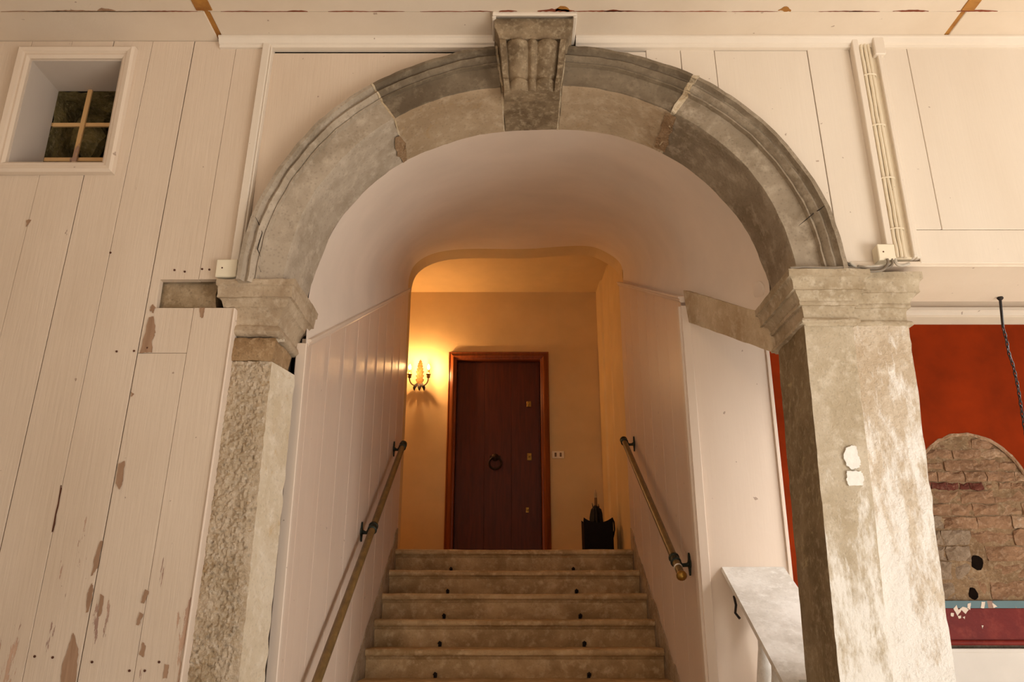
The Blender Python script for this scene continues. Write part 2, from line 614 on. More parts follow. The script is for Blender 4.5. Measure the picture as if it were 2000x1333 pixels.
# hall side wall on the left and the outer wall pieces
m = MB()
m.box(-4.6, -4.5, -4.0, 3.4, 0, ZC + 0.1)
tag(m.build('wall_hall', 'paint'), 'plain cream side wall of the hall left of the window', 'wall', None, 'structure')

# ------------------------------------------------------------------ front wall, left: backing and boards
WX0, WX1, WZ0, WZ1 = -2.186, -1.768, EYE + 1.846, EYE + 2.385     # window opening
HX0, HZ0, HZ1 = -1.445, EYE + 1.175, EYE + 1.301                  # hole where the hidden stone shows

wl = MB()
yb0, yb1 = 3.075, 3.30
wl.box(-4.5, WX0 - 0.02, yb0, yb1, 0, ZC)
wl.box(WX0 - 0.02, WX1 + 0.02, yb0, yb1, 0, WZ0 - 0.02)
wl.box(WX0 - 0.02, WX1 + 0.02, yb0, yb1, WZ1 + 0.02, ZC)
wl.box(WX1 + 0.02, -1.46, yb0, yb1, 0, ZC)
wl.box(-1.46, -1.26, yb0 + 0.06, yb1, 0, ZC)
wl.box(-1.46, -0.975, 3.24, 3.36, 0, 2.66)
wl.box(-1.46, -0.925, 3.345, 3.60, 2.3, 3.1)
xs = [-1.25 + (0.12 + 1.25) * i / 40 for i in range(41)]
for i in range(40):
    a, b = xs[i], xs[i + 1]
    za = max(z_outer(a), HZ1) if a > XL_ARCH else HZ1
    zb = max(z_outer(b), HZ1) if b > XL_ARCH else HZ1
    za, zb = za + 0.004, zb + 0.004
    wl.hexa([(a, yb0, za), (b, yb0, zb), (b, yb1, zb), (a, yb1, za), (a, yb0, ZC), (b, yb0, ZC), (b, yb1, ZC), (a, yb1, ZC)])
wall_l = tag(wl.build('wall_left', 'dark_void'), 'cream boarded wall left of the arch with peeling vertical planks', 'wall', None, 'structure')


def lean(x, z):
    return x + 0.021 * (z - 2.3)


def rect_minus(a, b, z0, z1, holes):
    rects = [(a, b, z0, z1)]
    for (hx0, hx1, hz0, hz1) in holes:
        out = []
        for (p, q, r, s) in rects:
            if hx1 <= p or hx0 >= q or hz1 <= r or hz0 >= s:
                out.append((p, q, r, s))
                continue
            if hz0 > r:
                out.append((p, q, r, hz0))
            if hz1 < s:
                out.append((p, q, hz1, s))
            if hx0 > p:
                out.append((p, hx0, max(r, hz0), min(s, hz1)))
            if hx1 < q:
                out.append((hx1, q, max(r, hz0), min(s, hz1)))
        rects = out
    return rects


edges = [-4.5, -4.1, -3.7, -3.3, -2.95, -2.78, -2.60, -2.42, -2.24, -2.055, -1.865, -1.685, -1.495, -1.298, -1.135]
holes = [(WX0, WX1, WZ0, WZ1), (HX0, 0.0, HZ0, HZ1), (-1.6, -1.298, P(330, 690, 3).z - 0.0008, P(330, 690, 3).z + 0.0008)]
for i in range(len(edges) - 1):
    a, b = edges[i], edges[i + 1]
    dy = random.uniform(-0.0015, 0.0015)
    m = MB()
    wide = i in (10, 12)
    g = 0.0008 if not wide else 0.0030
    for (p, q, r, s) in rect_minus(a + g, b - 0.001, 0.0, ZC - 0.002, holes if i == 12 else holes[:2]):
        ph = p in (WX1,) or p == HX0
        y0, y1 = YW + dy, YW + dy + 0.03

        def lx(x, z):
            return x if x in (WX0, WX1, HX0) else lean(x, z)
        zb = s
        m.hexa([(lx(p, r), y0, r), (lx(q, r), y0, r), (lx(q, r), y1, r), (lx(p, r), y1, r), (lx(p, zb), y0, zb), (lx(q, zb), y0, zb), (lx(q, zb), y1, zb), (lx(p, zb), y1, zb)])
    m.build('plank', 'paint_left', wall_l, 0.0010)
# thick painted end board beside the pier
m = MB()
xe = -1.135
m.hexa([(lean(xe, 0), 2.992, 0), (lean(xe, 0) + 0.008, 2.992, 0), (lean(xe, 0) + 0.008, 3.055, 0), (lean(xe, 0), 3.055, 0),
        (lean(xe, HZ0), 2.992, HZ0 - 0.003), (lean(xe, HZ0) + 0.008, 2.992, HZ0 - 0.003), (lean(xe, HZ0) + 0.008, 3.055, HZ0 - 0.003), (lean(xe, HZ0), 3.055, HZ0 - 0.003)])
m.build('edge_strip', 'paint_white', wall_l, 0.002)

# batten and the spandrel panel left of the arch
bt0, bt1 = P(527, 85, YW), P(463, 515, YW)
m = MB()
for (w0, w1, y0, y1) in ((-0.022, 0.012, 2.975, 3.03), (0.012, 0.02, 2.985, 3.03)):
    m.hexa([(bt1.x + w0, y0, HZ1), (bt1.x + w1, y0, HZ1), (bt1.x + w1, y1, HZ1), (bt1.x + w0, y1, HZ1),
            (bt0.x + w0, y0, ZC), (bt0.x + w1, y0, ZC), (bt0.x + w1, y1, ZC), (bt0.x + w0, y1, ZC)])
m.build('batten', 'paint', wall_l, 0.003)


def spandrel(x0, x1, mat, parent, name, y0=3.005, ztop=None, lean_k=0.0, zmin=None, n=14, gap=0.004):
    """a board whose lower end follows the arch's outer edge"""
    ztop = ZC - 0.004 if ztop is None else ztop
    top = [Vector((x0, y0, ztop)), Vector((x1, y0, ztop))]
    low = []
    for i in range(n + 1):
        x = x1 + (x0 - x1) * i / n
        z = z_outer(x) + gap if XL_ARCH < x < XR_ARCH else -9
        if zmin is not None:
            z = max(z, zmin)
        low.append(Vector((x - lean_k * (ztop - z), y0, z)))
    mm = MB()
    mm.prism(top + low, (0, 0.03, 0))
    return mm.build(name, mat, parent, 0.0015)


KX0, KX1 = P(968, 80, 2.95).x, P(1112, 80, 2.95).x
spandrel(bt1.x + 0.03, KX0 - 0.008, 'paint_left', wall_l, 'panel', 3.014, ZC - 0.056, 0.0, HZ1 + 0.02, 40)
# dark gap above the spandrel is real: the cornice stops short of the panel

# ------------------------------------------------------------------ front wall, right
wr = MB()
xs = [0.12 + (1.70 - 0.12) * i / 40 for i in range(41)]
LZ = P(1900, 515, 3.0).z                                            # underside of the lintel
for i in range(40):
    a, b = xs[i], xs[i + 1]
    za = (z_outer(a) if a < XR_ARCH else LZ) + 0.004
    zb = (z_outer(b) if b < XR_ARCH else LZ) + 0.004
    za, zb = max(za, LZ + 0.0), max(zb, LZ + 0.0)
    wr.hexa([(a, 3.04, za), (b, 3.04, zb), (b, 3.39, zb), (a, 3.39, za), (a, 3.04, ZC), (b, 3.04, ZC), (b, 3.39, ZC), (a, 3.39, ZC)])
wr.box(1.70, 5.0, 3.04, 3.39, LZ + 0.012, ZC)
wall_r = tag(wr.build('wall_right', 'dark_void'), 'cream boarded wall right of the arch above the red room opening', 'wall', None, 'structure')
zs = P(1900, 449, 3.0).z
rp = [(KX1 + 0.02, P(1260, 70, 3).x), (P(1260, 70, 3).x, P(1327, 70, 3).x), (P(1327, 70, 3).x, P(1393, 70, 3).x), (P(1393, 70, 3).x, P(1573, 70, 3).x), (P(1573, 70, 3).x, 1.545)]
for i, (a, b) in enumerate(rp):
    spandrel(a + 0.0012, b - 0.0012, 'paint', wall_r, 'plank', 3.008 + random.uniform(-0.002, 0.002), ZC - (0.055 if i == 0 else 0.048 if i == 3 else 0.006), -0.012 if i > 1 else 0.0, LZ, 24)
XV = P(1765, 70, 3).x
for (a, b, z0, z1) in ((1.69, XV, zs, ZC), (XV, 3.0, zs, ZC), (3.0, 5.0, zs, ZC), (1.69, 5.0, LZ, zs)):
    m = MB()
    m.box(a + 0.0015, b - 0.0015, 2.998 + random.uniform(-0.002, 0.002), 3.035, z0 + 0.0012, z1 - 0.0012)
    m.build('panel', 'paint', wall_r, 0.002)
# soffit board of the lintel
m = MB()
m.box(1.25, 5.0, 3.0, 3.395, LZ - 0.012, LZ + 0.011)
m.build('soffit_board', 'paint_ceiling', wall_r, 0.003)

# cornice moulding under the ceiling, wrapping the keystone
tr = MB()


def cornice(mb, x0, x1):
    prof = [(3.02, -0.045), (2.988, -0.045), (2.984, -0.034), (2.975, -0.03), (2.965, -0.012), (2.958, -0.008), (2.958, 0.0), (3.02, 0.0)]
    mb.strip([[Vector((x, y, ZC - 0.001 + z)) for y, z in prof] for x in (x0, x1)], True, True)


cornice(tr, P(432, 85, 3).x, P(966, 70, 2.98).x)
cornice(tr, P(1124, 70, 2.98).x, 5.0)
tag(tr.build('trim_1', 'paint'), 'thin cream moulding along the top of the wall over the arch', 'moulding', None, 'structure')
m = MB()
kx0, kx1 = P(966, 45, 2.83).x, P(1122, 45, 2.83).x
m.box(kx0 - 0.01, kx1 + 0.01, 2.800, 2.815, zc - 0.026, zc - 0.001)
m.box(kx0 - 0.012, kx0 + 0.006, 2.815, 3.0, zc - 0.026, zc - 0.001)
m.box(kx1 - 0.006, kx1 + 0.012, 2.815, 3.0, zc - 0.026, zc - 0.001)
tag(m.build('trim_2', 'paint', None, 0.004), 'cream moulding that frames the top of the keystone', 'moulding', None, 'structure')

# ------------------------------------------------------------------ small barred window
w1 = tag(empty('window_1', ((WX0 + WX1) / 2, 3.0, WZ0), 'small square window with cream frame and rusty bars at upper left', 'window', None, 'structure'),
         'small square window with cream frame and rusty bars at upper left', 'window', None, 'structure')
fp = [(0.0, 0.0), (0.0, -0.012), (0.012, -0.022), (0.022, -0.02), (0.027, -0.03), (0.046, -0.034), (0.056, -0.024), (0.058, 0.0)]  # (outward, y)
cor = [(WX0, WZ0), (WX1, WZ0), (WX1, WZ1), (WX0, WZ1)]
sg = [(-1, -1), (1, -1), (1, 1), (-1, 1)]
for k in range(4):
    a, b = k, (k + 1) % 4
    m = MB()
    m.strip([[Vector((cor[q][0] + sg[q][0] * o, YW - 0.002 + y, cor[q][1] + sg[q][1] * o)) for o, y in fp] for q in (a, b)], True, True)
    m.build('frame_rail', 'paint_frame', w1)
YR = 3.22
for (x0, x1, z0, z1, nm) in ((WX0 - 0.012, WX0 + 0.004, WZ0 - 0.01, WZ1 + 0.01, 'reveal_board'), (WX1 - 0.004, WX1 + 0.012, WZ0 - 0.01, WZ1 + 0.01, 'reveal_board'), (WX0 + 0.004, WX1 - 0.004, WZ1 - 0.004, WZ1 + 0.012, 'reveal_board'), (WX0 + 0.004, WX1 - 0.004, WZ0 - 0.012, WZ0 + 0.004, 'reveal_board')):
    m = MB()
    m.box(x0, x1, 2.9985, YR, z0, z1)
    m.build(nm, 'reveal', w1)
# shaft beyond the bars
m = MB()
n = 10
for (o, u, v) in (((WX0, YR, WZ0), (0, 0.4, 0), (0, 0, WZ1 - WZ0)), ((WX1, YR, WZ0), (0, 0.4, 0), (0, 0, WZ1 - WZ0)), ((WX0, YR, WZ0), (WX1 - WX0, 0, 0), (0, 0.4, 0)),
                  ((WX0, YR, WZ1), (WX1 - WX0, 0, 0), (0, 0.4, 0)), ((WX0, YR + 0.4, WZ0), (WX1 - WX0, 0, 0), (0, 0, WZ1 - WZ0))):
    o, u, v = Vector(o), Vector(u), Vector(v)
    m.add([o + u * (i / n) + v * (j / n) for j in range(n + 1) for i in range(n + 1)], [(j * (n + 1) + i, j * (n + 1) + i + 1, (j + 1) * (n + 1) + i + 1, (j + 1) * (n + 1) + i) for j in range(n) for i in range(n)])
m.build('stone_shaft', 'moss', w1, rough=(0.02, 9.0))['label'] = 'dark mossy stone shaft behind the bars'


def rock(c, r, mat, name, parent, seed=0):
    bm = bmesh.new()
    bmesh.ops.create_icosphere(bm, subdivisions=2, radius=1.0)
    mb = MB()
    vs = []
    for v in bm.verts:
        q = v.co + Vector((seed, 0, 0))
        k = 1 + 0.35 * noise.noise(q * 1.4)
        vs.append(Vector(c) + Vector((v.co.x * r[0], v.co.y * r[1], v.co.z * r[2])) * k)
    mb.add(vs, [tuple(v.index for v in f.verts) for f in bm.faces])
    bm.free()
    return mb.build(name, mat, parent)


rock((WX0 + 0.26, 3.42, WZ0 + 0.10), (0.13, 0.09, 0.08), 'rough_stone', 'rubble_stone', w1, 3)
rock((WX1 - 0.05, 3.40, WZ0 + 0.30), (0.07, 0.06, 0.03), 'brick_red', 'rubble_stone', w1, 8)
rock((WX0 + 0.06, 3.45, WZ0 + 0.42), (0.09, 0.08, 0.12), 'moss', 'rubble_stone', w1, 5)
bv0, bv1 = P(178, 180, YR), P(145, 318, YR)
m = MB()
m.hexa([(bv1.x - 0.011, YR - 0.012, WZ0 + 0.001), (bv1.x + 0.011, YR - 0.012, WZ0 + 0.001), (bv1.x + 0.011, YR, WZ0 + 0.001), (bv1.x - 0.011, YR, WZ0 + 0.001),
        (bv0.x - 0.011, YR - 0.012, WZ1 - 0.001), (bv0.x + 0.011, YR - 0.012, WZ1 - 0.001), (bv0.x + 0.011, YR, WZ1 - 0.001), (bv0.x - 0.011, YR, WZ1 - 0.001)])
m.build('bar', 'bar_paint', w1, 0.002)
for py in (243, 311):
    z = P(160, py, YR).z
    m = MB()
    m.box(WX0 + 0.004, WX1 - 0.004, YR + 0.0, YR + 0.012, z - 0.010, z + 0.010)
    m.build('bar', 'bar_paint', w1, 0.002)

# ------------------------------------------------------------------ peeled patches on the left boards
for poly, mt in (
    ([(291, 622), (300, 618), (304, 650), (297, 665), (297, 689), (273, 690)], 'bare_wood'),
    ([(232, 906), (244, 901), (240, 940), (234, 957), (226, 945)], 'bare_wood'),
    ([(196, 1058), (201, 1058), (191, 1110), (178, 1126), (185, 1090)], 'bare_wood'),
    ([(180, 1140), (183, 1153), (173, 1195), (168, 1198), (171, 1160)], 'bare_wood'),
    ([(143, 1237), (153, 1268), (151, 1300), (148, 1340), (118, 1340), (122, 1298), (134, 1265)], 'bare_wood'),
    ([(284, 1152), (291, 1156), (281, 1180), (275, 1178)], 'bare_wood'),
    ([(273, 1196), (280, 1200), (271, 1222), (266, 1222)], 'bare_wood'),
    ([(279, 1255), (285, 1262), (280, 1285), (272, 1280)], 'bare_wood'),
    ([(52, 430), (61, 430), (51, 444)], 'bare_wood'),
    ([(390, 602), (400, 602), (396, 622), (391, 620)], 'bare_wood'),
    ([(256, 765), (262, 770), (256, 776)], 'bare_wood'),
    ([(298, 595), (304, 600), (300, 612), (292, 606)], 'bare_wood'),
    ([(196, 1160), (203, 1166), (198, 1200), (192, 1206)], 'bare_wood'),
    ([(322, 1298), (330, 1300), (326, 1325), (318, 1326)], 'bare_wood'),
    ([(119, 948), (121, 955), (104, 1040), (101, 1040)], 'nail'),
):
    blob(poly, 2.9975, mt, 'bare_patch', wall_l, 0.0012, 1.2)
for (x, y) in ((68, 1283), (103, 1285), (180, 1294), (253, 1311), (283, 1311), (311, 1294), (228, 687), (262, 686), (288, 680), (216, 494), (341, 528), (395, 526), (409, 527), (361, 531)):
    m = MB()
    p = P(x, y, 2.9985)
    m.lathe([(0.0045, 0), (0.0045, 0.002), (0.001, 0.003)], p, (0, -1, 0), 8)
    m.build('nail', 'nail', wall_l)

# ------------------------------------------------------------------ stone arch
arch = empty('stone_arch', (AC.x, 3.15, EYE + 1.3), 'weathered grey stone arch with moulded ring over the stairs', 'arch')
RP = [(0.0, 3.075), (0.0, 2.955), (0.015, 2.936), (0.115, 2.934), (0.135, 2.950), (0.15, 2.962), (0.18, 2.966), (0.21, 2.956), (0.26, 2.950), (0.31, 2.958), (0.35, 2.972), (0.375, 2.982), (0.385, 2.972), (0.42, 2.972), (0.435, 2.994), (0.60, 2.998), (0.80, 3.0), (0.985, 3.0), (1.0, 3.006)]


def ring_section(a, flat=False):
    ro, ri, rb = r_out(a), r_in(a), r_bak(a)
    sec = []
    for f, y in RP:
        if flat:
            y = 3.0 if 0 < f < 1 else y
        sec.append(arch_pt(a, ro + (ri - ro) * f, y))
    for k in range(1, 8):
        f = k / 7
        sec.append(arch_pt(a, ri + (rb - ri) * f, 3.005 + (YB - 3.005) * f))
    sec.append(arch_pt(a, ro, YB))
    return sec


def ring_stone(a0, a1, mat, name, flat=False, rough=0.0035, label=None):
    n = max(3, int(abs(a1 - a0) / 0.022))
    m = MB()
    m.strip([ring_section(a0 + (a1 - a0) * i / n, flat) for i in range(n + 1)], True, True)
    o = m.build(name, mat, arch, 0, True, (rough, 14.0))
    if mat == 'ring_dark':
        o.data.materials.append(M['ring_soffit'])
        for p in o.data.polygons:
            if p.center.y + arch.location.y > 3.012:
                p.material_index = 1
    if label:
        o['label'] = label
    return o


aK0, aK1 = pang(1093, 210, 3.1), pang(984, 210, 3.1)
aR = pang(1318, 215, 3.0)
aL = pang(752, 208, 3.0)
aLm = pang(625, 318, 3.0)
g = 0.004
zcapR = P(1600, 525, 3.0).z - 0.03
aR0 = math.asin((zcapR - AC.z) / 1.2)
zcapL = P(500, 545, 3.0).z - 0.03
aL1 = math.pi - math.asin((zcapL - AC.z) / 1.2)
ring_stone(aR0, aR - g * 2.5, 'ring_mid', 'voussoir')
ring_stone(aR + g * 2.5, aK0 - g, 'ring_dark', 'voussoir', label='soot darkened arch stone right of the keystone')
kst = ring_stone(aK0 + g, aK1 - g, 'keystone', 'keystone', True)
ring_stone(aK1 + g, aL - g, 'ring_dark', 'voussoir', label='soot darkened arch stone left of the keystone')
ring_stone(aL + g, aL1, 'ring_light', 'voussoir', label='pale lower left arch stone with a long crack')


def joint(a, w, mat, out=0.002, rough=0.005):
    m = MB()
    n = 4
    m.strip([[p + Vector((0, -out, 0)) for p in ring_section(a - w + 2 * w * i / n)] for i in range(n + 1)], True, True)
    m.build('mortar_joint', mat, arch, 0, False, (rough, 22.0))


joint(aR, 0.011, 'mortar', 0.003, 0.009)
joint(aL, 0.004, 'mortar', 0.0, 0.003)
joint(aK0, 0.004, 'mortar', 0.0, 0.004)
joint(aK1, 0.004, 'mortar', 0.0, 0.003)
# mortar repair blob on the soffit at the left joint, and spilled mortar on the right one
for (px, Y, mt, t) in (([(752, 262), (768, 232), (772, 270), (782, 290), (790, 308), (768, 322), (764, 298), (770, 285), (758, 275)], 3.17, 'mortar_brown', 0.01),
                       ([(1322, 168), (1345, 160), (1360, 164), (1385, 172), (1380, 178), (1352, 174), (1335, 172)], 2.944, 'mortar', 0.004)):
    pass
m = MB()
pts = []
for i in range(9):
    f = i / 8
    for j in range(5):
        h = (j / 4 - 0.5)
        a = aL + 0.012 + h * (0.02 + 0.03 * math.sin(math.pi * min(1, f * 1.1)) ) + 0.012 * noise.noise(Vector((i * 0.9, j, 2)))
        ff = 0.35 + 0.63 * f
        r = r_in(a) + (r_bak(a) - r_in(a)) * ff
        pts.append(arch_pt(a, r - 0.008 - 0.010 * noise.noise(Vector((i * 1.3, j * 1.7, 0))), 3.005 + (YB - 3.005) * ff))
m.add(pts, [(i * 5 + j, i * 5 + j + 1, (i + 1) * 5 + j + 1, (i + 1) * 5 + j) for i in range(8) for j in range(4)])
m.build('mortar_repair', 'mortar_brown', arch, 0, True)['label'] = 'brown mortar repair under the left joint'
m = MB()
pts = []
for i in range(9):
    f = i / 8
    for j in range(5):
        h = (j / 4 - 0.5)
        a = aR + 0.004 + h * (0.05 + 0.025 * noise.noise(Vector((i * 1.1, 4, 9))))
        ff = 0.02 + 0.90 * f
        r = r_in(a) + (r_bak(a) - r_in(a)) * ff
        pts.append(arch_pt(a, r - 0.003 - 0.006 * abs(noise.noise(Vector((i * 1.3, j * 1.7, 7)))), 3.005 + (YB - 3.005) * ff))
m.add(pts, [(i * 5 + j, i * 5 + j + 1, (i + 1) * 5 + j + 1, (i + 1) * 5 + j) for i in range(8) for j in range(4)])
m.build('mortar_repair', 'mortar_brown', arch, 0, True)['label'] = 'brown mortar smear under the right joint'

# cracks in the ring
for pl in ([(1560, 441, 2.976), (1576, 428, 2.952), (1590, 416, 2.966), (1603, 408, 2.934), (1616, 397, 2.934)], [(499, 424, 2.934), (507, 440, 2.950), (512, 455, 2.964), (507, 472, 2.962), (503, 487, 2.950), (509, 502, 2.955)], [(505, 520, 2.956), (510, 532, 2.954)]):
    m = MB()
    m.tube([P(*q) for q in pl], [0.0006] + [0.0022] * (len(pl) - 2) + [0.0006], 5)
    m.build('crack_line', 'dark_void', arch)
# keystone scroll
KT = P(1040, 78, 2.86)      # under the abacus
KB = P(1040, 178, 2.955)
kp_t = [0.0, 0.04, 0.10, 0.2, 0.35, 0.5, 0.62, 0.70, 0.76, 0.82, 0.9, 1.0]
kp_y = [2.872, 2.858, 2.855, 2.862, 2.882, 2.906, 2.925, 2.938, 2.941, 2.930, 2.935, 2.958]
xt0, xt1 = P(975, 80, 2.86).x, P(1107, 80, 2.86).x
xb0, xb1 = P(985, 176, 2.95).x, P(1093, 176, 2.95).x


def flute(u):
    # fillet | groove | lobe | bead | lobe | groove | fillet
    if u < 0.09 or u > 0.91:
        return 0.010
    if u < 0.115 or u > 0.885:
        return -0.006
    if 0.44 < u < 0.56:
        return 0.012 * math.sqrt(max(0, 1 - ((u - 0.5) / 0.06) ** 2)) - 0.002
    c = 0.2775 if u < 0.5 else 0.7225
    return 0.016 * math.cos((u - c) / 0.1625 * math.pi / 2) - 0.003


rows, cols = 30, 56
m = MB()
grid = []
for i in range(rows + 1):
    t = i / rows
    yf = interp(kp_t, kp_y, t)
    amp = 1.7 if t < 0.95 else 1.0
    z = KT.z + (KB.z - KT.z) * t
    x0, x1 = xt0 + (xb0 - xt0) * t, xt1 + (xb1 - xt1) * t
    row = [Vector((x0, 3.03, z))]
    for j in range(cols + 1):
        u = j / cols
        row.append(Vector((x0 + (x1 - x0) * u, yf - amp * flute(u), z)))
    row.append(Vector((x1, 3.03, z)))
    grid.append(row)
m.strip(grid, True, True)
m.build('scroll', 'keystone', kst, 0, True, (0.0015, 20))['label'] = 'fluted scroll face of the keystone'
# abacus block over the scroll
ax0, ax1 = P(972, 60, 2.84).x, P(1113, 60, 2.84).x
zt, zb_ = zc - 0.014, KT.z
m = MB()
ap = [(0.0, 0.0), (0.004, 0.0), (0.012, 0.25), (0.022, 0.42), (0.026, 0.46), (0.026, 0.95), (0.02, 1.0)]
rings = []
for p, f in ap:
    z = zb_ + (zt - zb_) * f
    q = p - 0.012
    rings.append([Vector((ax0 - q, 2.862 - p - 0.004, z)), Vector((ax1 + q, 2.862 - p - 0.004, z)), Vector((ax1 + q, 3.05, z)), Vector((ax0 - q, 3.05, z))])
m.strip(rings, True, True)
m.build('abacus', 'keystone', kst, 0.001)['label'] = 'moulded block on top of the keystone'


# ------------------------------------------------------------------ piers and capitals
def capital(levels, x0, x1, y0, y1, mat, name, parent, left=True, right=True, rough=0.003, n=14, shear=0.0, back=True):
    """levels: (z, projection); rectangle [x0,x1]x[y0,y1] grown by the projection on the chosen sides"""
    m = MB()
    rings = []
    fine = []
    for k in range(len(levels) - 1):
        (za, pa), (zb, pb) = levels[k], levels[k + 1]
        st = max(1, int(abs(za - zb) / 0.012))
        for q in range(st):
            f = q / st
            fine.append((za + (zb - za) * f, pa + (pb - pa) * f))
    fine.append(levels[-1])
    for z, p in fine:
        a = x0 - (p if left else 0) + shear * (z - levels[0][0])
        b = x1 + (p if right else 0) + shear * (z - levels[0][0])
        c, d = y0 - p, y1 + (p * 0.6 if back else 0)
        r = []
        for (s, e) in (((a, c), (b, c)), ((b, c), (b, d)), ((b, d), (a, d)), ((a, d), (a, c))):
            for q in range(n):
                f = q / n
                r.append(Vector((s[0] + (e[0] - s[0]) * f, s[1] + (e[1] - s[1]) * f, z)))
        rings.append(r)
    m.strip(rings, True, True)
    return m.build(name, mat, parent, 0, True, (rough, 16.0))


# right pier
pR = empty('stone_pier', (1.35, 3.17, 0), 'broad limewashed stone pier carrying the right end of the arch', 'pier', 'stone piers of the arch')
TL, TM, TR_ = P(1571, 637, 3.0), P(1666, 637, 3.0), P(1776, 637, 3.02)
BL, BM_, BR = P(1640, 1333, 3.0), P(1745, 1333, 3.0), P(1868, 1333, 3.02)


def down(a, b, z):
    f = (z - a.z) / (b.z - a.z)
    return a.x + (b.x - a.x) * f


def shaft(l0, l1, y0, y1, ztop, mat, name, parent, n=(12, 90, 10), rough=0.003, chip=None):
    """leaning rectangular shaft: l0,l1 = functions z->x"""
    m = MB()
    nx, nz, ny = n
    rings = []
    for k in range(nz + 1):
        z = ztop * k / nz
        a, b = l0(z), l1(z)
        r = []
        for (s, e, c) in (((a, y0), (b, y0), nx), ((b, y0), (b, y1), ny), ((b, y1), (a, y1), 3), ((a, y1), (a, y0), ny)):
            for q in range(c):
                f = q / c
                r.append(Vector((s[0] + (e[0] - s[0]) * f, s[1] + (e[1] - s[1]) * f, z)))
        if chip:
            r = [chip(p) for p in r]
        rings.append(r)
    m.strip(rings, True, True)
    return m.build(name, mat, parent, 0, True, (rough, 13.0))


ztR = TL.z + 0.02
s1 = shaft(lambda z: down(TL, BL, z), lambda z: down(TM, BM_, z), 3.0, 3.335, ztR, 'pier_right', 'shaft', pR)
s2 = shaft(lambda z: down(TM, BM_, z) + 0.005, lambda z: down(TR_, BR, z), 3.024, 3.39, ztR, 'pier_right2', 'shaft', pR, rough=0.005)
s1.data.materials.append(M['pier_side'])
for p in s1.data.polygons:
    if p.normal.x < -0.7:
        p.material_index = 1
s2['label'] = 'rough white flaking half of the shaft beside the red room'
s1['label'] = 'grey beige half of the shaft beside the stairs'


def levels_from(px, x0, Y0):
    out = []
    for (y, p) in px:
        out.append((P(1600, y, Y0 - p).z, p))
    return out


lv = [(525, 0.066), (538, 0.066), (541, 0.058), (548, 0.052), (558, 0.050), (565, 0.052), (567, 0.040), (572, 0.036), (580, 0.026), (588, 0.018), (591, 0.022), (596, 0.020), (598, 0.010), (606, 0.006), (618, 0.004), (621, 0.004), (622, 0.016), (626, 0.021), (630, 0.019), (633, 0.008), (637, 0.002)]
capital(levels_from(lv, 0, 3.0), TL.x + 0.006, TM.x + 0.006, 3.0, 3.37, 'capital_right', 'capital', pR)
capital(levels_from([(y + 2, p) for y, p in lv], 0, 3.02), TM.x, TR_.x, 3.040, 3.40, 'capital_right', 'capital', pR, left=False)
# white filler patches on the shaft
for poly in ([(1651, 876), (1662, 871), (1672, 874), (1675, 892), (1680, 905), (1678, 914), (1662, 918), (1652, 910), (1647, 893)], [(1653, 921), (1681, 921), (1686, 935), (1684, 949), (1657, 950), (1652, 936)]):
    blob(poly, 2.9965, 'patch', 'filler_patch', pR, 0.006, 1.5)['label'] = 'white filler patch'

# left pier
pL = empty('stone_pier', (-1.08, 3.15, 0), 'rough hammered stone pier at the left of the stairs, half hidden by planks', 'pier', 'stone piers of the arch')
YP = 3.045
LT, LB = P(531, 705, YP), P(466, 1333, YP)
BT, BB = P(575, 745, 3.235), P(517, 1333, 3.235)
ztL = P(500, 707, YP).z
# rough front face
m = MB()
nx, nz = 56, 520
x_left = -1.25
pts = []
for k in range(nz + 1):
    z = ztL * k / nz
    xr = down(LT, LB, z)
    for i in range(nx + 1):
        f = i / nx
        x = x_left + (xr - x_left) * f
        q = Vector((x * 42, 0, z * 36))
        q2 = Vector((x * 95, 3, z * 85))
        q3 = Vector((x * 62 + 0.6 * noise.noise(q), 0.5, z * 56))
        h = 0.009 * (0.45 - noise.voronoi(q3)[0][0]) + 0.006 * noise.noise(q * 1.1) + 0.007 * noise.noise(q2 * 1.35) + 0.006 * noise.noise(q * 0.3)
        edge = min(1.0, (xr - x) / 0.03)
        xx = x + 0.004 * noise.noise(Vector((1, 2, z * 30))) * (1 if i == nx else 0)
        pts.append(Vector((xx, YP - h * edge - 0.004 * edge, z)))
w_ = nx + 1
m.add(pts, [(k * w_ + i, k * w_ + i + 1, (k + 1) * w_ + i + 1, (k + 1) * w_ + i) for k in range(nz) for i in range(nx)])
# dressed side, back and top
sp = []
for k in range(nz + 1):
    z = ztL * k / nz
    a = pts[k * w_ + nx]
    xb = down(BT, BB, z)
    rowp = [a]
    for i in range(1, 9):
        f = i / 8
        rowp.append(Vector((a.x + (xb - a.x) * f + 0.002 * noise.noise(Vector((f * 5, z * 18, 0))) * (1 if i < 8 else 2.5), YP + (3.235 - YP) * f, z)))
    sp.append(rowp)
fr = m.build('shaft', 'rough_stone', pL, 0, True)
fr['label'] = 'hammered rough front of the shaft'
m2 = MB()
m2.add([p for r in sp for p in r], [(k * 9 + i, k * 9 + i + 1, (k + 1) * 9 + i + 1, (k + 1) * 9 + i) for k in range(nz) for i in range(8)])
m2.build('dressed_side', 'side_stone', pL, 0, True)['label'] = 'smooth pale side of the shaft facing the stairs'
m3 = MB()
m3.hexa([(-1.25, YP + 0.02, 0), (down(LT, LB, 0) - 0.01, YP + 0.02, 0), (down(BT, BB, 0) - 0.012, 3.235, 0), (-1.25, 3.235, 0),
         (-1.25, YP + 0.02, ztL), (LT.x - 0.01, YP + 0.02, ztL), (BT.x - 0.012, 3.235, ztL), (-1.25, 3.235, ztL)])
m3.build('core', 'rough_stone', pL)
# neck block (broken) and capital
NT_, NB_ = P(500, 660, 3.03).z, ztL + 0.002
m = MB()


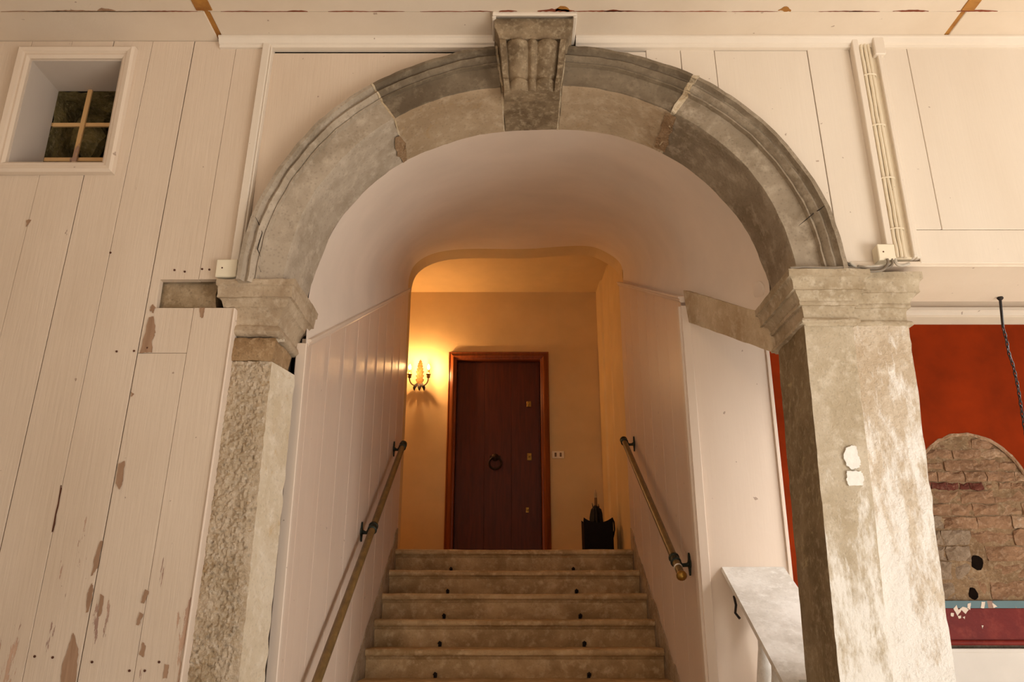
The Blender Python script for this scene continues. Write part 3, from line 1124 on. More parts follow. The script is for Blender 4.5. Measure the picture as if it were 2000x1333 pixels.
def block(x0, x1, y0, y1, z0, z1, mat, name, parent, rough, n=(10, 6, 8), taper=(0, 0)):
    mm = MB()
    nx_, ny_, nz_ = n
    rings_ = []
    for k in range(nz_ + 1):
        f = k / nz_
        z = z0 + (z1 - z0) * f
        b = 0.006 if k in (0, nz_) else 0
        xa, xb, ya = x0 + b - taper[0] * (1 - f), x1 - b + taper[1] * f, y0 + b
        r = []
        for (s, e, c) in (((xa, ya), (xb, ya), nx_), ((xb, ya), (xb, y1), ny_), ((xb, y1), (xa, y1), 2), ((xa, y1), (xa, ya), ny_)):
            for q in range(c):
                g_ = q / c
                r.append(Vector((s[0] + (e[0] - s[0]) * g_, s[1] + (e[1] - s[1]) * g_, z)))
        rings_.append(r)
    mm.strip(rings_, True, True)
    return mm.build(name, mat, parent, 0, True, (rough, 15.0))


nb0, nb1 = P(452, 690, 3.03).x, P(534, 680, 3.03).x
block(nb0 - 0.02, nb1, 3.03, 3.26, NB_, NT_, 'neck', 'neck_block', pL, 0.006, taper=(0.01, 0.01))['label'] = 'brown broken stone block under the capital'
lvl = [(545, 0.075), (556, 0.074), (559, 0.068), (580, 0.066), (583, 0.056), (588, 0.05), (600, 0.042), (603, 0.034), (612, 0.024), (630, 0.016), (636, 0.014), (639, 0.026), (646, 0.031), (652, 0.024), (656, 0.012)]
LX0 = P(424, 545, 2.97).x + 0.075
LX1 = P(577, 551, 2.97).x - 0.075
cl = capital(levels_from(lvl, 0, YP), LX0, LX1, YP, 3.325, 'impost', 'capital', pL, rough=0.0045, shear=0.06)
cl['label'] = 'moulded stone capital with a broken right corner'
block(P(313, 570, 3.06).x, P(428, 570, 3.06).x, 3.045, 3.12, HZ0 - 0.03, HZ1 + 0.02, 'hole_stone', 'hidden_stone', pL, 0.006)['label'] = 'stone band seen through the gap in the planks'
# broken plaster at the capital's corner
rock((LX1 - 0.012, YP + 0.05, P(1, 646, 3.03).z), (0.026, 0.045, 0.03), 'side_stone', 'broken_plaster', pL, 4)

# ------------------------------------------------------------------ vault over the stairs
END = [(797, 566), (798, 545), (805, 521), (826, 503), (856, 492), (895, 487), (940, 486), (1000, 487), (1045, 486), (1090, 482), (1135, 480), (1162, 482), (1186, 494), (1207, 507), (1217, 522), (1217, 555)]
YE = 6.5


def resample(pts, n):
    L = [0]
    for i in range(1, len(pts)):
        L.append(L[-1] + (pts[i] - pts[i - 1]).length)
    return [Vector([interp(L, [p[c] for p in pts], L[-1] * k / n) for c in range(3)]) for k in range(n + 1)]


def smooth_line(pts, it=3):
    for _ in range(it):
        pts = [pts[0]] + [(pts[i - 1] + pts[i] * 2 + pts[i + 1]) / 4 for i in range(1, len(pts) - 1)] + [pts[-1]]
    return pts


WLX, WRX = -0.914, 0.95
fl = P(603, 672, 3.36)
front = [Vector((WLX + 0.004, 3.31, fl.z - 0.01)), P(600, 612, YB), P(601, 575, YB)] + [arch_pt(a, r_bak(a) + 0.004, YB - 0.004) for a in [pang(610, 545, YB) + (pang(1504, 559, YB) - pang(610, 545, YB)) * i / 40 for i in range(41)]]
fr_ = P(1493, 612, 3.36)
front.append(Vector((P(1500, 590, 3.33).x, YB, P(1500, 590, 3.33).z)))
front.append(Vector((1.15, YB, fr_.z - 0.02)))
NV = 72
fc = smooth_line(resample(front, NV), 2)
ec = smooth_line(resample([P(x, y, YE) for x, y in END], NV), 4)
m = MB()
MV = 30
rows_ = []
qAr, qBr = PX(1332, 590, WRX), PX(1218, 560, WRX)
pAl, pBl = PX(603, 674, WLX), PX(800, 569, WLX)
for k in range(MV + 1):
    t = k / MV
    Y = fc[0].y + (YE - fc[0].y) * t
    row = [Vector((fc[i].x + (ec[i].x - fc[i].x) * t, fc[i].y + (ec[i].y - fc[i].y) * t, fc[i].z + (ec[i].z - fc[i].z) * t + 0.05 * math.sin(math.pi * t) * math.sin(math.pi * i / NV))) for i in range(NV + 1)]
    # the springing lines follow the tops of the side walls
    zl_ = pAl.z + (Y - pAl.y) * (pBl.z - pAl.z) / (pBl.y - pAl.y) + 0.012
    tl = Vector((WLX + 0.006, Y, zl_))
    if Y < 4.1:
        f = (Y - YB) / (4.1 - YB)
        tr_p = Vector((1.15 + (0.985 - 1.15) * f, Y, fr_.z - 0.02 + (EYE + 1.67 - fr_.z + 0.02) * f))
    else:
        tr_p = Vector((WRX + 0.018, Y, qAr.z + (Y - qAr.y) * (qBr.z - qAr.z) / (qBr.y - qAr.y) + 0.012))
    if k < MV:
        dl_, dr_ = tl - row[0], tr_p - row[NV]
        for i in range(NV + 1):
            u = i / NV
            wl_ = max(0.0, 1 - u / 0.42) ** 1.6
            wr_ = max(0.0, 1 - (1 - u) / 0.42) ** 1.6
            row[i] = row[i] + dl_ * wl_ + dr_ * wr_
    rows_.append(row)
m.strip(rows_, False, False)
# thickness on the outside
m.strip([[p + Vector((0.0, 0, 0.05)) + (Vector(((p.x - 0.05) * 0.08, 0, 0))) for p in r] for r in rows_], False, False)
vault = tag(m.build('ceiling_vault', 'plaster', None, 0, True, None, False), 'smooth plaster barrel vault rising over the stairs', 'vault', None, 'structure')
# opening onto the landing: band of its thickness, then the wall above, all in one plaster piece
BND = [(800, 563), (802, 551), (820, 533), (844, 518), (880, 509), (925, 504), (985, 504), (1039, 504), (1090, 501), (1150, 501), (1180, 509), (1204, 527), (1209, 548)]
YF = 6.7
bc = [Vector((p.x, YF, p.z)) for p in ec]
m = MB()
m.strip([ec, bc], False, False)
ztop = EYE + 3.36
for i in range(NV):
    a, b = bc[i], bc[i + 1]
    m.add([a, b, Vector((b.x, YF, ztop + 0.3)), Vector((a.x, YF, ztop + 0.3))], [(0, 1, 2, 3)])
    a, b = ec[i], ec[i + 1]
    m.add([a, b, Vector((b.x, YE, ztop + 0.3)), Vector((a.x, YE, ztop + 0.3))], [(0, 1, 2, 3)])
LZ0 = EYE + 0.478
# jambs
zl, zr = ec[0].z, ec[-1].z
for (x, z, s) in ((ec[0].x, zl, -1), (ec[-1].x, zr, 1)):
    x2 = x + s * 0.7
    m.box(min(x, x2), max(x, x2), YE, YF, LZ0 - 0.2, z)
    m.box(min(x, x2), max(x, x2), YE, YF, z, ztop + 0.3)
tag(m.build('wall_landing', 'landing', None, 0, False, None, False), 'plaster wall with the round cornered opening at the stair head', 'wall', None, 'structure')

# ------------------------------------------------------------------ stair side walls with vertical boards
RIS, TRD, YT = 0.17, 0.2742, 6.35
SL = RIS / TRD


def nose_z(Y):
    return LZ0 + (Y - YT) * SL


def side_wall(X, thick, y0, y1, ztop_fn, name, label, sign):
    """boards standing on the stair slope; sign=+1 faces +X"""
    mm = MB()
    xa, xb = (X - thick - 0.02, X - 0.02) if sign > 0 else (X + 0.02, X + thick + 0.02)
    mm.hexa([(xa, y0, -0.1), (xb, y0, -0.1), (xb, y1, -0.1), (xa, y1, -0.1), (xa, y0, ztop_fn(y0)), (xb, y0, ztop_fn(y0)), (xb, y1, ztop_fn(y1)), (xa, y1, ztop_fn(y1))])
    w = tag(mm.build(name, 'corridor'), label, 'wall', None, 'structure')
    y = y0
    i = 0
    while y < y1 - 0.01:
        wd = min(0.112 + 0.02 * ((i * 7) % 3 - 1), y1 - y)
        a, b = y + 0.0006, y + wd - 0.0006
        d = 0.0004 * ((i * 5) % 3 - 1)
        xf = X + d * sign
        xk = X - 0.02 * sign
        m_ = MB()
        zb0, zb1 = nose_z(a) + 0.03, nose_z(b) + 0.03
        zb0, zb1 = max(zb0, 0.0), max(zb1, 0.0)
        m_.hexa([(xf, a, zb0), (xf, b, zb1), (xk, b, zb1), (xk, a, zb0), (xf, a, ztop_fn(a)), (xf, b, ztop_fn(b)), (xk, b, ztop_fn(b)), (xk, a, ztop_fn(a))])
        m_.build('plank', 'corridor', w, 0.0006)
        y += wd
        i += 1
    return w


pA, pB = PX(603, 674, WLX), PX(800, 569, WLX)


def ztopL(Y):
    return pA.z + (Y - pA.y) * (pB.z - pA.z) / (pB.y - pA.y)


wil = side_wall(WLX, 0.12, 3.345, YE, ztopL, 'wall_stair_left', 'cream boarded wall along the left of the stairs', 1)
m = MB()
m.box(-0.950, -0.905, 3.312, 3.343, 0.0, ztopL(3.33) + 0.012)
m.build('corner_board', 'paint_white', wil, 0.003)
qA, qB = PX(1332, 590, WRX), PX(1218, 560, WRX)


def ztopR(Y):
    return qA.z + (Y - qA.y) * (qB.z - qA.z) / (qB.y - qA.y)


YJ = 4.1
wir = side_wall(WRX, 0.12, 4.16, YE, ztopR, 'wall_stair_right', 'cream boarded wall along the right of the stairs', -1)
# rampant mouldings on top of the boards
for (X, fn, y0, y1, sgn, nm, lb) in ((WLX, ztopL, 3.34, YE, 1, 'trim_3', 'sloping moulding on top of the left stair boards'), (WRX, ztopR, 4.12, YE, -1, 'trim_4', 'sloping moulding on top of the right stair boards')):
    m = MB()
    prof = [(-0.02, -0.004), (0.008, -0.004), (0.014, 0.006), (0.012, 0.016), (0.022, 0.022), (0.022, 0.032), (-0.02, 0.034)]
    m.strip([[Vector((X + sgn * q, Y, fn(Y) + z)) for q, z in prof] for Y in (y0, y1)], True, True)
    tag(m.build(nm, 'paint_white'), lb, 'moulding', None, 'structure')

# jamb trims and the white panel past the right wall
jz = lambda px, py: P(px, py, YJ).z
m = MB()
jx0, jx1 = 0.925, 0.985
m.box(jx0 + 0.012, jx1, YJ, YJ + 0.055, 0.0, EYE + 1.62)
m.box(jx0, jx0 + 0.018, YJ + 0.012, YJ + 0.07, 0.0, EYE + 1.62)
tag(m.build('trim_5', 'paint_white', None, 0.003), 'upright cream jamb board at the foot of the right stair wall', 'moulding', None, 'structure')
pr_t, pr_b = P(1503, 690, YJ).x, P(1547, 1150, YJ).x
m = MB()
zt0, zt1 = EYE + 1.66, EYE + 1.46
m.hexa([(0.985, YJ + 0.02, 0), (pr_b, YJ + 0.02, 0), (pr_b, YJ + 0.06, 0), (0.985, YJ + 0.06, 0), (0.985, YJ + 0.02, zt0), (pr_t, YJ + 0.02, zt1), (pr_t, YJ + 0.06, zt1), (0.985, YJ + 0.06, zt0)])
tag(m.build('wall_panel', 'paint_white', None, 0.003), 'flat white painted panel between right stair wall and stone pier', 'wall', None, 'structure')
# thin edge bead of the panel
m = MB()
m.hexa([(pr_b - 0.014, YJ + 0.008, 0), (pr_b + 0.004, YJ + 0.008, 0), (pr_b + 0.004, YJ + 0.06, 0), (pr_b - 0.014, YJ + 0.06, 0), (pr_t - 0.014, YJ + 0.008, zt1), (pr_t + 0.004, YJ + 0.008, zt1), (pr_t + 0.004, YJ + 0.06, zt1), (pr_t - 0.014, YJ + 0.06, zt1)])
tag(m.build('trim_6', 'paint_white', None, 0.002), 'narrow edge bead of the white panel beside the red strip', 'moulding', None, 'structure')

# rampant stone beam from the capital up to the jamb
m = MB()
b0t, b0b = P(1334, 567, YJ), P(1345, 630, YJ)
b1t, b1b = P(1492, 612, 3.36), P(1512, 690, 3.36)
nB = 16
rings = []
for k in range(nB + 1):
    f = k / nB
    xt, y = b0t.x + (b1t.x - b0t.x) * f, b0t.y + (b1t.y - b0t.y) * f
    xb = b0b.x + (b1b.x - b0b.x) * f
    z1, z0 = b0t.z + (b1t.z - b0t.z) * f, b0b.z + (b1b.z - b0b.z) * f
    rings.append([Vector((xb, y, z0)), Vector(((xb + xt) / 2, y, (z0 + z1) / 2)), Vector((xt, y, z1)), Vector((xt + 0.10, y, z1 - 0.01)), Vector((xb + 0.12, y, z0))])
m.strip(rings, True, True)
tag(m.build('stone_beam', 'beam_stone', None, 0, False, (0.003, 12)), 'sloping stained stone beam running from right capital up the stairs', 'beam')
# round cover on the vault
m = MB()
m.lathe([(0.046, 0), (0.048, 0.008), (0.044, 0.016), (0.01, 0.018)], (1.152, 3.395, EYE + 1.412), (-1, -0.15, -0.22), 28)
tag(m.build('round_cover', 'plaster', None, 0, True), 'small round white cover on the vault behind the right capital', 'cover')

# ------------------------------------------------------------------ staircase
stair = empty('staircase', (0, 5.0, 0), 'flight of worn pale stone steps rising to the door', 'staircase')
br_proto = None
for k in range(12):
    z = LZ0 - k * RIS
    y = YT - k * TRD
    x0, x1 = -0.905, 0.94
    yb = y + TRD + 0.04 if k else 6.75
    zlow = max(z - RIS - 0.001, 0.0)
    xe = 0.01 * ((k * 3) % 4)
    prof = []
    h = 0.046
    for q in range(9):
        a = math.pi / 2 - math.pi * q / 8
        prof.append((y + 0.020 - 0.022 * math.cos(a) * 1.0, z - h / 2 + h / 2 * math.sin(a)))
    prof += [(y + 0.024, z - h - 0.004), (y + 0.028, z - h - 0.012), (y + 0.036, z - h - 0.018), (y + 0.036, zlow), (yb, zlow), (yb, z)]
    n = 40
    m = MB()
    rings = []
    for i in range(n + 1):
        x = x0 + (x1 - x0) * i / n
        wear = 0.006 * math.exp(-((x - 0.0) / 0.5) ** 2)
        r = []
        for j, (py_, pz_) in enumerate(prof):
            r.append(Vector((x, py_, pz_ - (wear if 0 <= j < 6 else 0))))
        rings.append(r)
    m.strip(rings, True, True)
    st = m.build('step', 'step', stair, 0, True, (0.0022, 9.0))
    if k < 11:
        # two iron carpet rod eyes at the foot of the riser (on the tread below)
        for sx in (-1, 1):
            bx = sx * 0.472
            bz = z - RIS
            by = y + 0.036
            mm = MB()
            mm.box(bx - 0.010, bx + 0.010, by - 0.006, by, bz + 0.0, bz + 0.03)
            mm.tube([(bx, by - 0.004, bz + 0.012), (bx, by - 0.02, bz + 0.014), (bx - 0.008, by - 0.03, bz + 0.022), (bx, by - 0.034, bz + 0.033), (bx + 0.009, by - 0.03, bz + 0.026), (bx + 0.008, by - 0.024, bz + 0.012)], 0.0055, 7)
            mm.build('rod_eye', 'iron', st)['label'] = 'small black iron carpet rod eye'

# landing floor behind the top step
m = MB()
m.box(-1.7, 1.3, 6.70, 8.2, LZ0 - 0.15, LZ0 - 0.001)
tag(m.build('floor_landing', 'step'), 'stone floor of the landing in front of the door', 'floor', None, 'structure')

# grey cement skirting climbing beside the steps
for (X, sg_, lab) in ((WLX, 1, 'grey cement skirting climbing beside the steps on the left'), (WRX, -1, 'grey cement skirting climbing beside the steps on the right')):
    m = MB()
    top, bot = [], []
    n = 70
    y0, y1 = (3.36 if sg_ > 0 else 4.18), 6.47
    for i in range(n + 1):
        Y = y0 + (y1 - y0) * i / n
        hgt = 0.085 + 0.03 * noise.noise(Vector((Y * 5, sg_, 0))) + 0.02 * noise.noise(Vector((Y * 17, sg_, 3)))
        if Y > 6.3:
            hgt = 0.12
        top.append(Vector((X + sg_ * 0.001, Y, min(nose_z(Y), LZ0 + 0.05) + hgt)))
    bot = [Vector((X + sg_ * 0.001, Y, max(0, nose_z(Y) - 0.25))) for Y in (y1, y0)]
    m.prism(top + bot, (sg_ * 0.007, 0, 0))
    tag(m.build('baseboard_left' if sg_ > 0 else 'baseboard_right', 'cement'), lab, 'skirting', None, 'structure')

# ------------------------------------------------------------------ landing room
YD = 8.1
m = MB()
dl, dr = P(877, 688, YD - 0.03).x, P(1071, 688, YD - 0.03).x
dzt = P(970, 688, YD - 0.03).z
m.box(-1.7, dl + 0.05, YD, YD + 0.15, LZ0 - 0.2, ztop + 0.1)
m.box(dr - 0.05, 1.4, YD, YD + 0.15, LZ0 - 0.2, ztop + 0.1)
m.box(dl + 0.05, dr - 0.05, YD, YD + 0.15, dzt - 0.05, ztop + 0.1)
m.box(dl + 0.05, dr - 0.05, YD + 0.12, YD + 0.15, LZ0 - 0.2, dzt - 0.05)
tag(m.build('wall_back', 'landing'), 'ochre lit plaster wall around the door at the stair head', 'wall', None, 'structure')
m = MB()
m.box(-1.75, -1.6, 6.7, YD, LZ0 - 0.2, ztop + 0.1)
tag(m.build('wall_landing_left', 'landing'), 'plaster wall at the left end of the landing', 'wall', None, 'structure')
m = MB()
poly = [(0.925, YD), (0.935, 7.78), (0.955, 7.76), (0.965, 7.40), (0.975, 7.38), (1.0, YF), (1.4, YF), (1.4, YD)]
m.prism([Vector((x, y, LZ0 - 0.1)) for x, y in poly], (0, 0, ztop - LZ0 + 0.2))
tag(m.build('wall_landing_right', 'landing'), 'plaster wall beside the umbrella stand on the landing', 'wall', None, 'structure')
m = MB()
m.box(-1.7, 1.4, 6.5, YD + 0.1, ztop, ztop + 0.12)
tag(m.build('ceiling_landing', 'landing'), 'flat plaster ceiling of the landing', 'ceiling', None, 'structure')

# ------------------------------------------------------------------ door
dl, dr = P(877, 688, YD - 0.03).x, P(1071, 688, YD - 0.03).x
dzt = P(970, 688, YD - 0.03).z
door = empty('door_1', ((dl + dr) / 2, YD, LZ0), 'dark brown wooden door with ring knocker at the stair head', 'door', None, 'structure')
fw = 0.088


def frame_piece(a, b, na, nb, name):
    """a,b points on the outer edge; na,nb inward directions (mitred)"""
    prof = [(0.0, 0.0), (0.0, -0.035), (0.008, -0.042), (0.018, -0.036), (0.024, -0.040), (0.05, -0.052), (0.064, -0.044), (0.070, -0.036), (0.080, -0.034), (0.088, -0.024), (0.088, 0.06), (0.052, 0.06), (0.052, -0.001), (0.0, -0.001)]
    m_ = MB()
    m_.strip([[Vector((p[0] + q[0] * o, YD + y, p[1] + q[1] * o)) for o, y in prof] for p, q in ((a, na), (b, nb))], True, True)
    return m_.build(name, 'frame_wood', door)


frame_piece((dl, LZ0), (dl, dzt), (1, 0), (1, -1), 'frame_post')
frame_piece((dr, LZ0), (dr, dzt), (-1, 0), (-1, -1), 'frame_post')
frame_piece((dl, dzt), (dr, dzt), (1, -1), (-1, -1), 'frame_head')
m = MB()
m.box(dl + fw + 0.004, dr - fw - 0.004, YD + 0.033, YD + 0.07, LZ0 + 0.004, dzt - fw - 0.006)
leaf = m.build('door_leaf', 'door_wood', door, 0.003)
# veneer strips
for f0, f1 in ((0.0, 0.33), (0.335, 0.66), (0.665, 1.0)):
    m = MB()
    xa, xb = dl + fw + 0.02, dr - fw - 0.02
    m.box(xa + (xb - xa) * f0, xa + (xb - xa) * f1, YD + 0.028, YD + 0.036, LZ0 + 0.02, dzt - fw - 0.02)
    m.build('veneer_panel', 'door_wood', leaf, 0.0015)
for (px, py, w, h) in ((1033, 790, 0.045, 0.06), (1034, 893, 0.045, 0.075), (1030, 997, 0.03, 0.05)):
    p = P(px, py, YD + 0.028)
    m = MB()
    m.box(p.x - w / 2, p.x + w / 2, YD + 0.020, YD + 0.029, p.z - h / 2, p.z + h / 2)
    m.lathe([(0.012, 0), (0.012, 0.006), (0.006, 0.008)], (p.x, YD + 0.020, p.z), (0, -1, 0), 12)
    m.box(p.x - 0.003, p.x + 0.003, YD + 0.008, YD + 0.016, p.z - 0.01, p.z + 0.01)
    m.build('lock_plate', 'brass', leaf, 0.002)
kp = P(967, 905, YD)
m = MB()
m.tube([(kp.x + 0.062 * math.sin(t), YD + 0.004 - 0.006 * math.cos(t), kp.z - 0.062 * math.cos(t)) for t in [2 * math.pi * i / 24 for i in range(25)]], 0.011, 8)
m.lathe([(0.038, 0), (0.04, 0.008), (0.03, 0.016), (0.018, 0.02), (0.02, 0.03), (0.006, 0.038)], (kp.x, YD + 0.028, kp.z + 0.062), (0, -1, 0), 16)
m.box(kp.x - 0.055, kp.x + 0.055, YD + 0.018, YD + 0.029, kp.z + 0.045, kp.z + 0.08)
m.build('knocker', 'knocker', leaf, 0, True)['label'] = 'dark ring knocker'

# light switch
p = P(1090, 889, YD)
sw = empty('light_switch', (p.x, YD, p.z), 'white double light switch plate right of the door', 'switch')
m = MB()
m.box(p.x - 0.062, p.x + 0.062, YD - 0.009, YD, p.z - 0.038, p.z + 0.038)
m.build('plate', 'switch', sw, 0.003)
for s in (-1, 1):
    m = MB()
    m.box(p.x + s * 0.026 - 0.010, p.x + s * 0.026 + 0.010, YD - 0.013, YD - 0.008, p.z - 0.021, p.z + 0.021)
    m.build('rocker', 'switch_key', sw, 0.002)

# ------------------------------------------------------------------ wall sconce
sc = P(820, 738, YD - 0.02)
sco = empty('wall_sconce', (sc.x, YD, sc.z), 'gilt two armed wall lamp with leaf backplate left of the door', 'lamp')
m = MB()
# leafy backplate: serrated tall outline
hs = [(0.0, 0.205), (0.010, 0.185), (0.016, 0.185), (0.014, 0.165), (0.024, 0.16), (0.020, 0.14), (0.030, 0.13), (0.024, 0.108), (0.036, 0.10), (0.030, 0.075), (0.044, 0.07), (0.032, 0.045), (0.028, 0.035), (0.046, 0.022), (0.034, 0.005), (0.030, -0.01), (0.046, -0.02), (0.036, -0.045), (0.028, -0.05), (0.040, -0.07), (0.026, -0.085), (0.016, -0.10)]
out = [Vector((sc.x + a, YD - 0.012, sc.z + b)) for a, b in hs] + [Vector((sc.x - a, YD - 0.012, sc.z + b)) for a, b in reversed(hs[1:])]
m.prism(out, (0, -0.012, 0))
m.build('backplate', 'sconce', sco, 0.003)
for dx in (-0.052, 0.0, 0.052):
    m = MB()
    L = 0.075
    pth, rr = [], []
    for i in range(9):
        f = i / 8
        pth.append((sc.x + dx * (0.3 + 0.7 * math.sin(f * 1.9)), YD - 0.03 - 0.02 * math.sin(f * 3), sc.z - 0.07 - L * f))
        rr.append(0.004 + 0.013 * math.sin(math.pi * min(1, f * 1.02)) ** 0.8)
    m.tube(pth, rr, 8)
    m.build('leaf', 'iron', sco, 0, True)
bulbs = []
for s in (-1, 1):
    cx = sc.x + s * 0.098
    m = MB()
    pth = []
    for i in range(15):
        f = i / 14
        a = math.pi * f
        pth.append((sc.x + s * (0.012 + 0.043 * (1 - math.cos(a))), YD - 0.03 - 0.07 * f, sc.z - 0.075 - 0.028 * math.sin(a) + 0.045 * f ** 3))
    pth.append((cx, YD - 0.10, sc.z - 0.01))
    m.tube(pth, 0.0065, 8)
    m.build('arm', 'sconce', sco, 0, True)
    m = MB()
    m.lathe([(0.007, -0.02), (0.016, -0.012), (0.02, 0.0), (0.014, 0.006), (0.026, 0.022), (0.022, 0.034), (0.011, 0.042), (0.012, 0.075), (0.008, 0.078)], (cx, YD - 0.10, sc.z - 0.012), (0, 0, 1), 12)
    m.build('candle_cup', 'sconce', sco, 0, True)
    m = MB()
    m.lathe([(0.008, 0), (0.0125, 0.01), (0.0145, 0.022), (0.011, 0.038), (0.004, 0.052), (0.001, 0.058)], (cx, YD - 0.10, sc.z + 0.066), (0, 0, 1), 12)
    b = m.build('bulb', 'bulb', sco, 0, True)
    b['label'] = 'lit candle bulb'
    ld = bpy.data.lights.new('bulb_light', 'POINT')
    ld.energy = 15.0
    ld.color = (1.0, 0.55, 0.22)
    ld.shadow_soft_size = 0.012
    lo = bpy.data.objects.new('bulb_light', ld)
    C.objects.link(lo)
    lo.location = (cx, YD - 0.128, sc.z + 0.09)

# ------------------------------------------------------------------ umbrella stand and umbrella
bx, by, bz = P(1166, 1040, 7.35).x, 7.35, LZ0
us = empty('umbrella_stand', (bx, by, bz), 'black square umbrella stand with dipped rims in the landing corner', 'umbrella stand')
hw = 0.128
ht = P(1140, 1012, 7.25).z - LZ0
for (dx, dy, ux, uy) in ((0, -hw, 1, 0), (0, hw, 1, 0), (-hw, 0, 0, 1), (hw, 0, 0, 1)):
    m = MB()
    n = 14
    pts = []
    for i in range(n + 1):
        u = -1 + 2 * i / n
        taper = 0.985
        pts.append(Vector((bx + dx + ux * u * hw, by + dy + uy * u * hw, bz + ht - 0.045 * (1 - u * u))))
    pts += [Vector((bx + (dx + ux * hw) * taper, by + (dy + uy * hw) * taper, bz)), Vector((bx + (dx - ux * hw) * taper, by + (dy - uy * hw) * taper, bz))]
    m.prism(pts, (0, 0.006, 0) if uy == 0 else (0.006, 0, 0))
    m.build('side_panel', 'basket', us, 0.0015)
m = MB()
m.box(bx - hw, bx + hw, by - hw, by + hw, bz, bz + 0.012)
m.build('base', 'basket', us)
m = MB()
m.tube([(bx + hw + 0.004, by - 0.02, bz + ht - 0.02), (bx + hw + 0.012, by - 0.03, bz + ht + 0.004), (bx + hw + 0.026, by - 0.03, bz + ht - 0.03), (bx + hw + 0.028, by - 0.03, bz + ht - 0.10), (bx + hw + 0.014, by - 0.03, bz + ht - 0.16), (bx + hw + 0.002, by - 0.03, bz + ht - 0.18)], 0.007, 8)
m.build('handle_loop', 'basket', us, 0, True)
up = P(1163, 960, 7.35)
um = empty('umbrella', (up.x, by, bz), 'folded black umbrella with pale handle tip in the black stand', 'umbrella')
m = MB()
rings = []
zb0, zb1 = bz + 0.02, bz + 0.46
n = 16
for i in range(13):
    f = i / 12
    z = zb0 + (zb1 - zb0) * f
    R = 0.014 + 0.040 * math.sin(math.pi * min(1, 0.12 + 0.80 * f)) ** 0.7
    if i == 12:
        R = 0.012
    rings.append([Vector((up.x + R * (1 + 0.35 * math.cos(8 * (2 * math.pi * k / n) + f * 4)) * math.cos(2 * math.pi * k / n), by + R * (1 + 0.35 * math.cos(8 * (2 * math.pi * k / n))) * math.sin(2 * math.pi * k / n), z)) for k in range(n)])
m.strip(rings, True, True)
m.build('folded_canopy', 'umbrella', um, 0, False, (0.006, 18))
for k in range(5):
    a = k * 1.256 + 0.4
    m = MB()
    m.tube([(up.x + 0.022 * math.cos(a), by + 0.022 * math.sin(a), zb1 - 0.05), (up.x + 0.034 * math.cos(a), by + 0.034 * math.sin(a), zb1 + 0.0 + 0.012 * (k % 3))], [0.006, 0.0025], 6)
    m.build('rib_tip', 'iron', um)
m = MB()
m.tube([(up.x, by, zb1 - 0.03), (up.x, by, up.z - 0.06)], 0.0125, 10)
m.build('handle', 'handle_wood', um, 0, True)
m = MB()
m.tube([(up.x, by, up.z - 0.06), (up.x, by, up.z - 0.02), (up.x, by, up.z + 0.015)], [0.0135, 0.014, 0.008], 10)
m.build('handle_tip', 'handle_tip', um, 0, True)['label'] = 'pale handle tip'


# ------------------------------------------------------------------ handrails
def handrail(p0, p1, X, sgn, bracks, label, cap_low):
    """p0 top end, p1 low end (points), wall plane X, wall on side sgn (-1: wall at smaller x)"""
    root = empty('handrail', p0, label, 'handrail', 'handrails of the stairs')
    d = (p1 - p0).normalized()
    m_ = MB()
    m_.tube([p0, p0 + d * 0.5, p0 + d * 1.0, p1], 0.021, 14)
    m_.build('rail', 'rail_wood', root, 0, True)
    m_ = MB()
    m_.lathe([(0.021, -0.012), (0.026, -0.006), (0.027, 0.004), (0.02, 0.012), (0.008, 0.016)], p0 - d * 0.004, -d, 14)
    m_.build('end_cap', 'bronze', root, 0, True)
    if cap_low:
        m_ = MB()
        m_.lathe([(0.0222, -0.075), (0.0225, -0.072), (0.0225, -0.066), (0.0222, -0.063)], p1, d, 14)
        m_.build('white_ring', 'patch', root, 0, True)['label'] = 'white ring near the rail end'
        m_ = MB()
        m_.lathe([(0.018, 0.0), (0.026, 0.008), (0.028, 0.02), (0.02, 0.034), (0.005, 0.04)], p1, d, 14)
        m_.build('end_knob', 'brass', root, 0, True)['label'] = 'round brass knob at the low end'
    for t in bracks:
        c = p0 + (p1 - p0) * t
        m_ = MB()
        m_.lathe([(0.0225, -0.035), (0.029, -0.03), (0.029, -0.016), (0.025, -0.012), (0.025, 0.012), (0.029, 0.016), (0.029, 0.03), (0.0225, 0.035)], c, d, 14)
        w = Vector((X + (-sgn) * 0.004, c.y, c.z - 0.02))
        m_.tube([c + Vector((sgn * 0.02, 0, -0.012)), c + Vector((sgn * 0.035, 0, -0.028)), Vector((X - sgn * 0.02, c.y, c.z - 0.026)), w], [0.013, 0.011, 0.011, 0.016], 9)
        bk = m_.build('bracket', 'bronze', root, 0, True)
        m_ = MB()
        # lobed wall plate
        n_ = 24
        ringp = []
        for hgt in (0.0, 0.009):
            ringp.append([Vector((X - sgn * (0.002 + hgt), c.y + 0.024 * (1 + 0.2 * math.cos(4 * a)) * math.cos(a), c.z - 0.022 + 0.046 * (1 + 0.28 * math.cos(4 * a)) * math.sin(a))) for a in [2 * math.pi * i / n_ for i in range(n_)]])
        m_.strip(ringp, True, True)
        m_.build('wall_plate', 'bronze', bk)
    return root


XLr, XRr = -0.842, 0.868
hl0, hl1 = PX(788, 868, XLr), PX(614, 1345, XLr)
hl1 = hl0 + (hl1 - hl0) * 1.25
tm = (PX(727, 1053, XLr).y - hl0.y) / (hl1.y - hl0.y)
handrail(hl0, hl1, WLX, -1, (0.012, tm, 0.9), 'long brown handrail on the left stair wall', False)
hr0, hr1 = PX(1218, 860, XRr), PX(1330, 1122, XRr)
tr_ = (PX(1318, 1092, XRr).y - hr0.y) / (hr1.y - hr0.y)
handrail(hr0, hr1, WRX, 1, (0.012, tr_), 'brown handrail with ball end on the right stair wall', True)

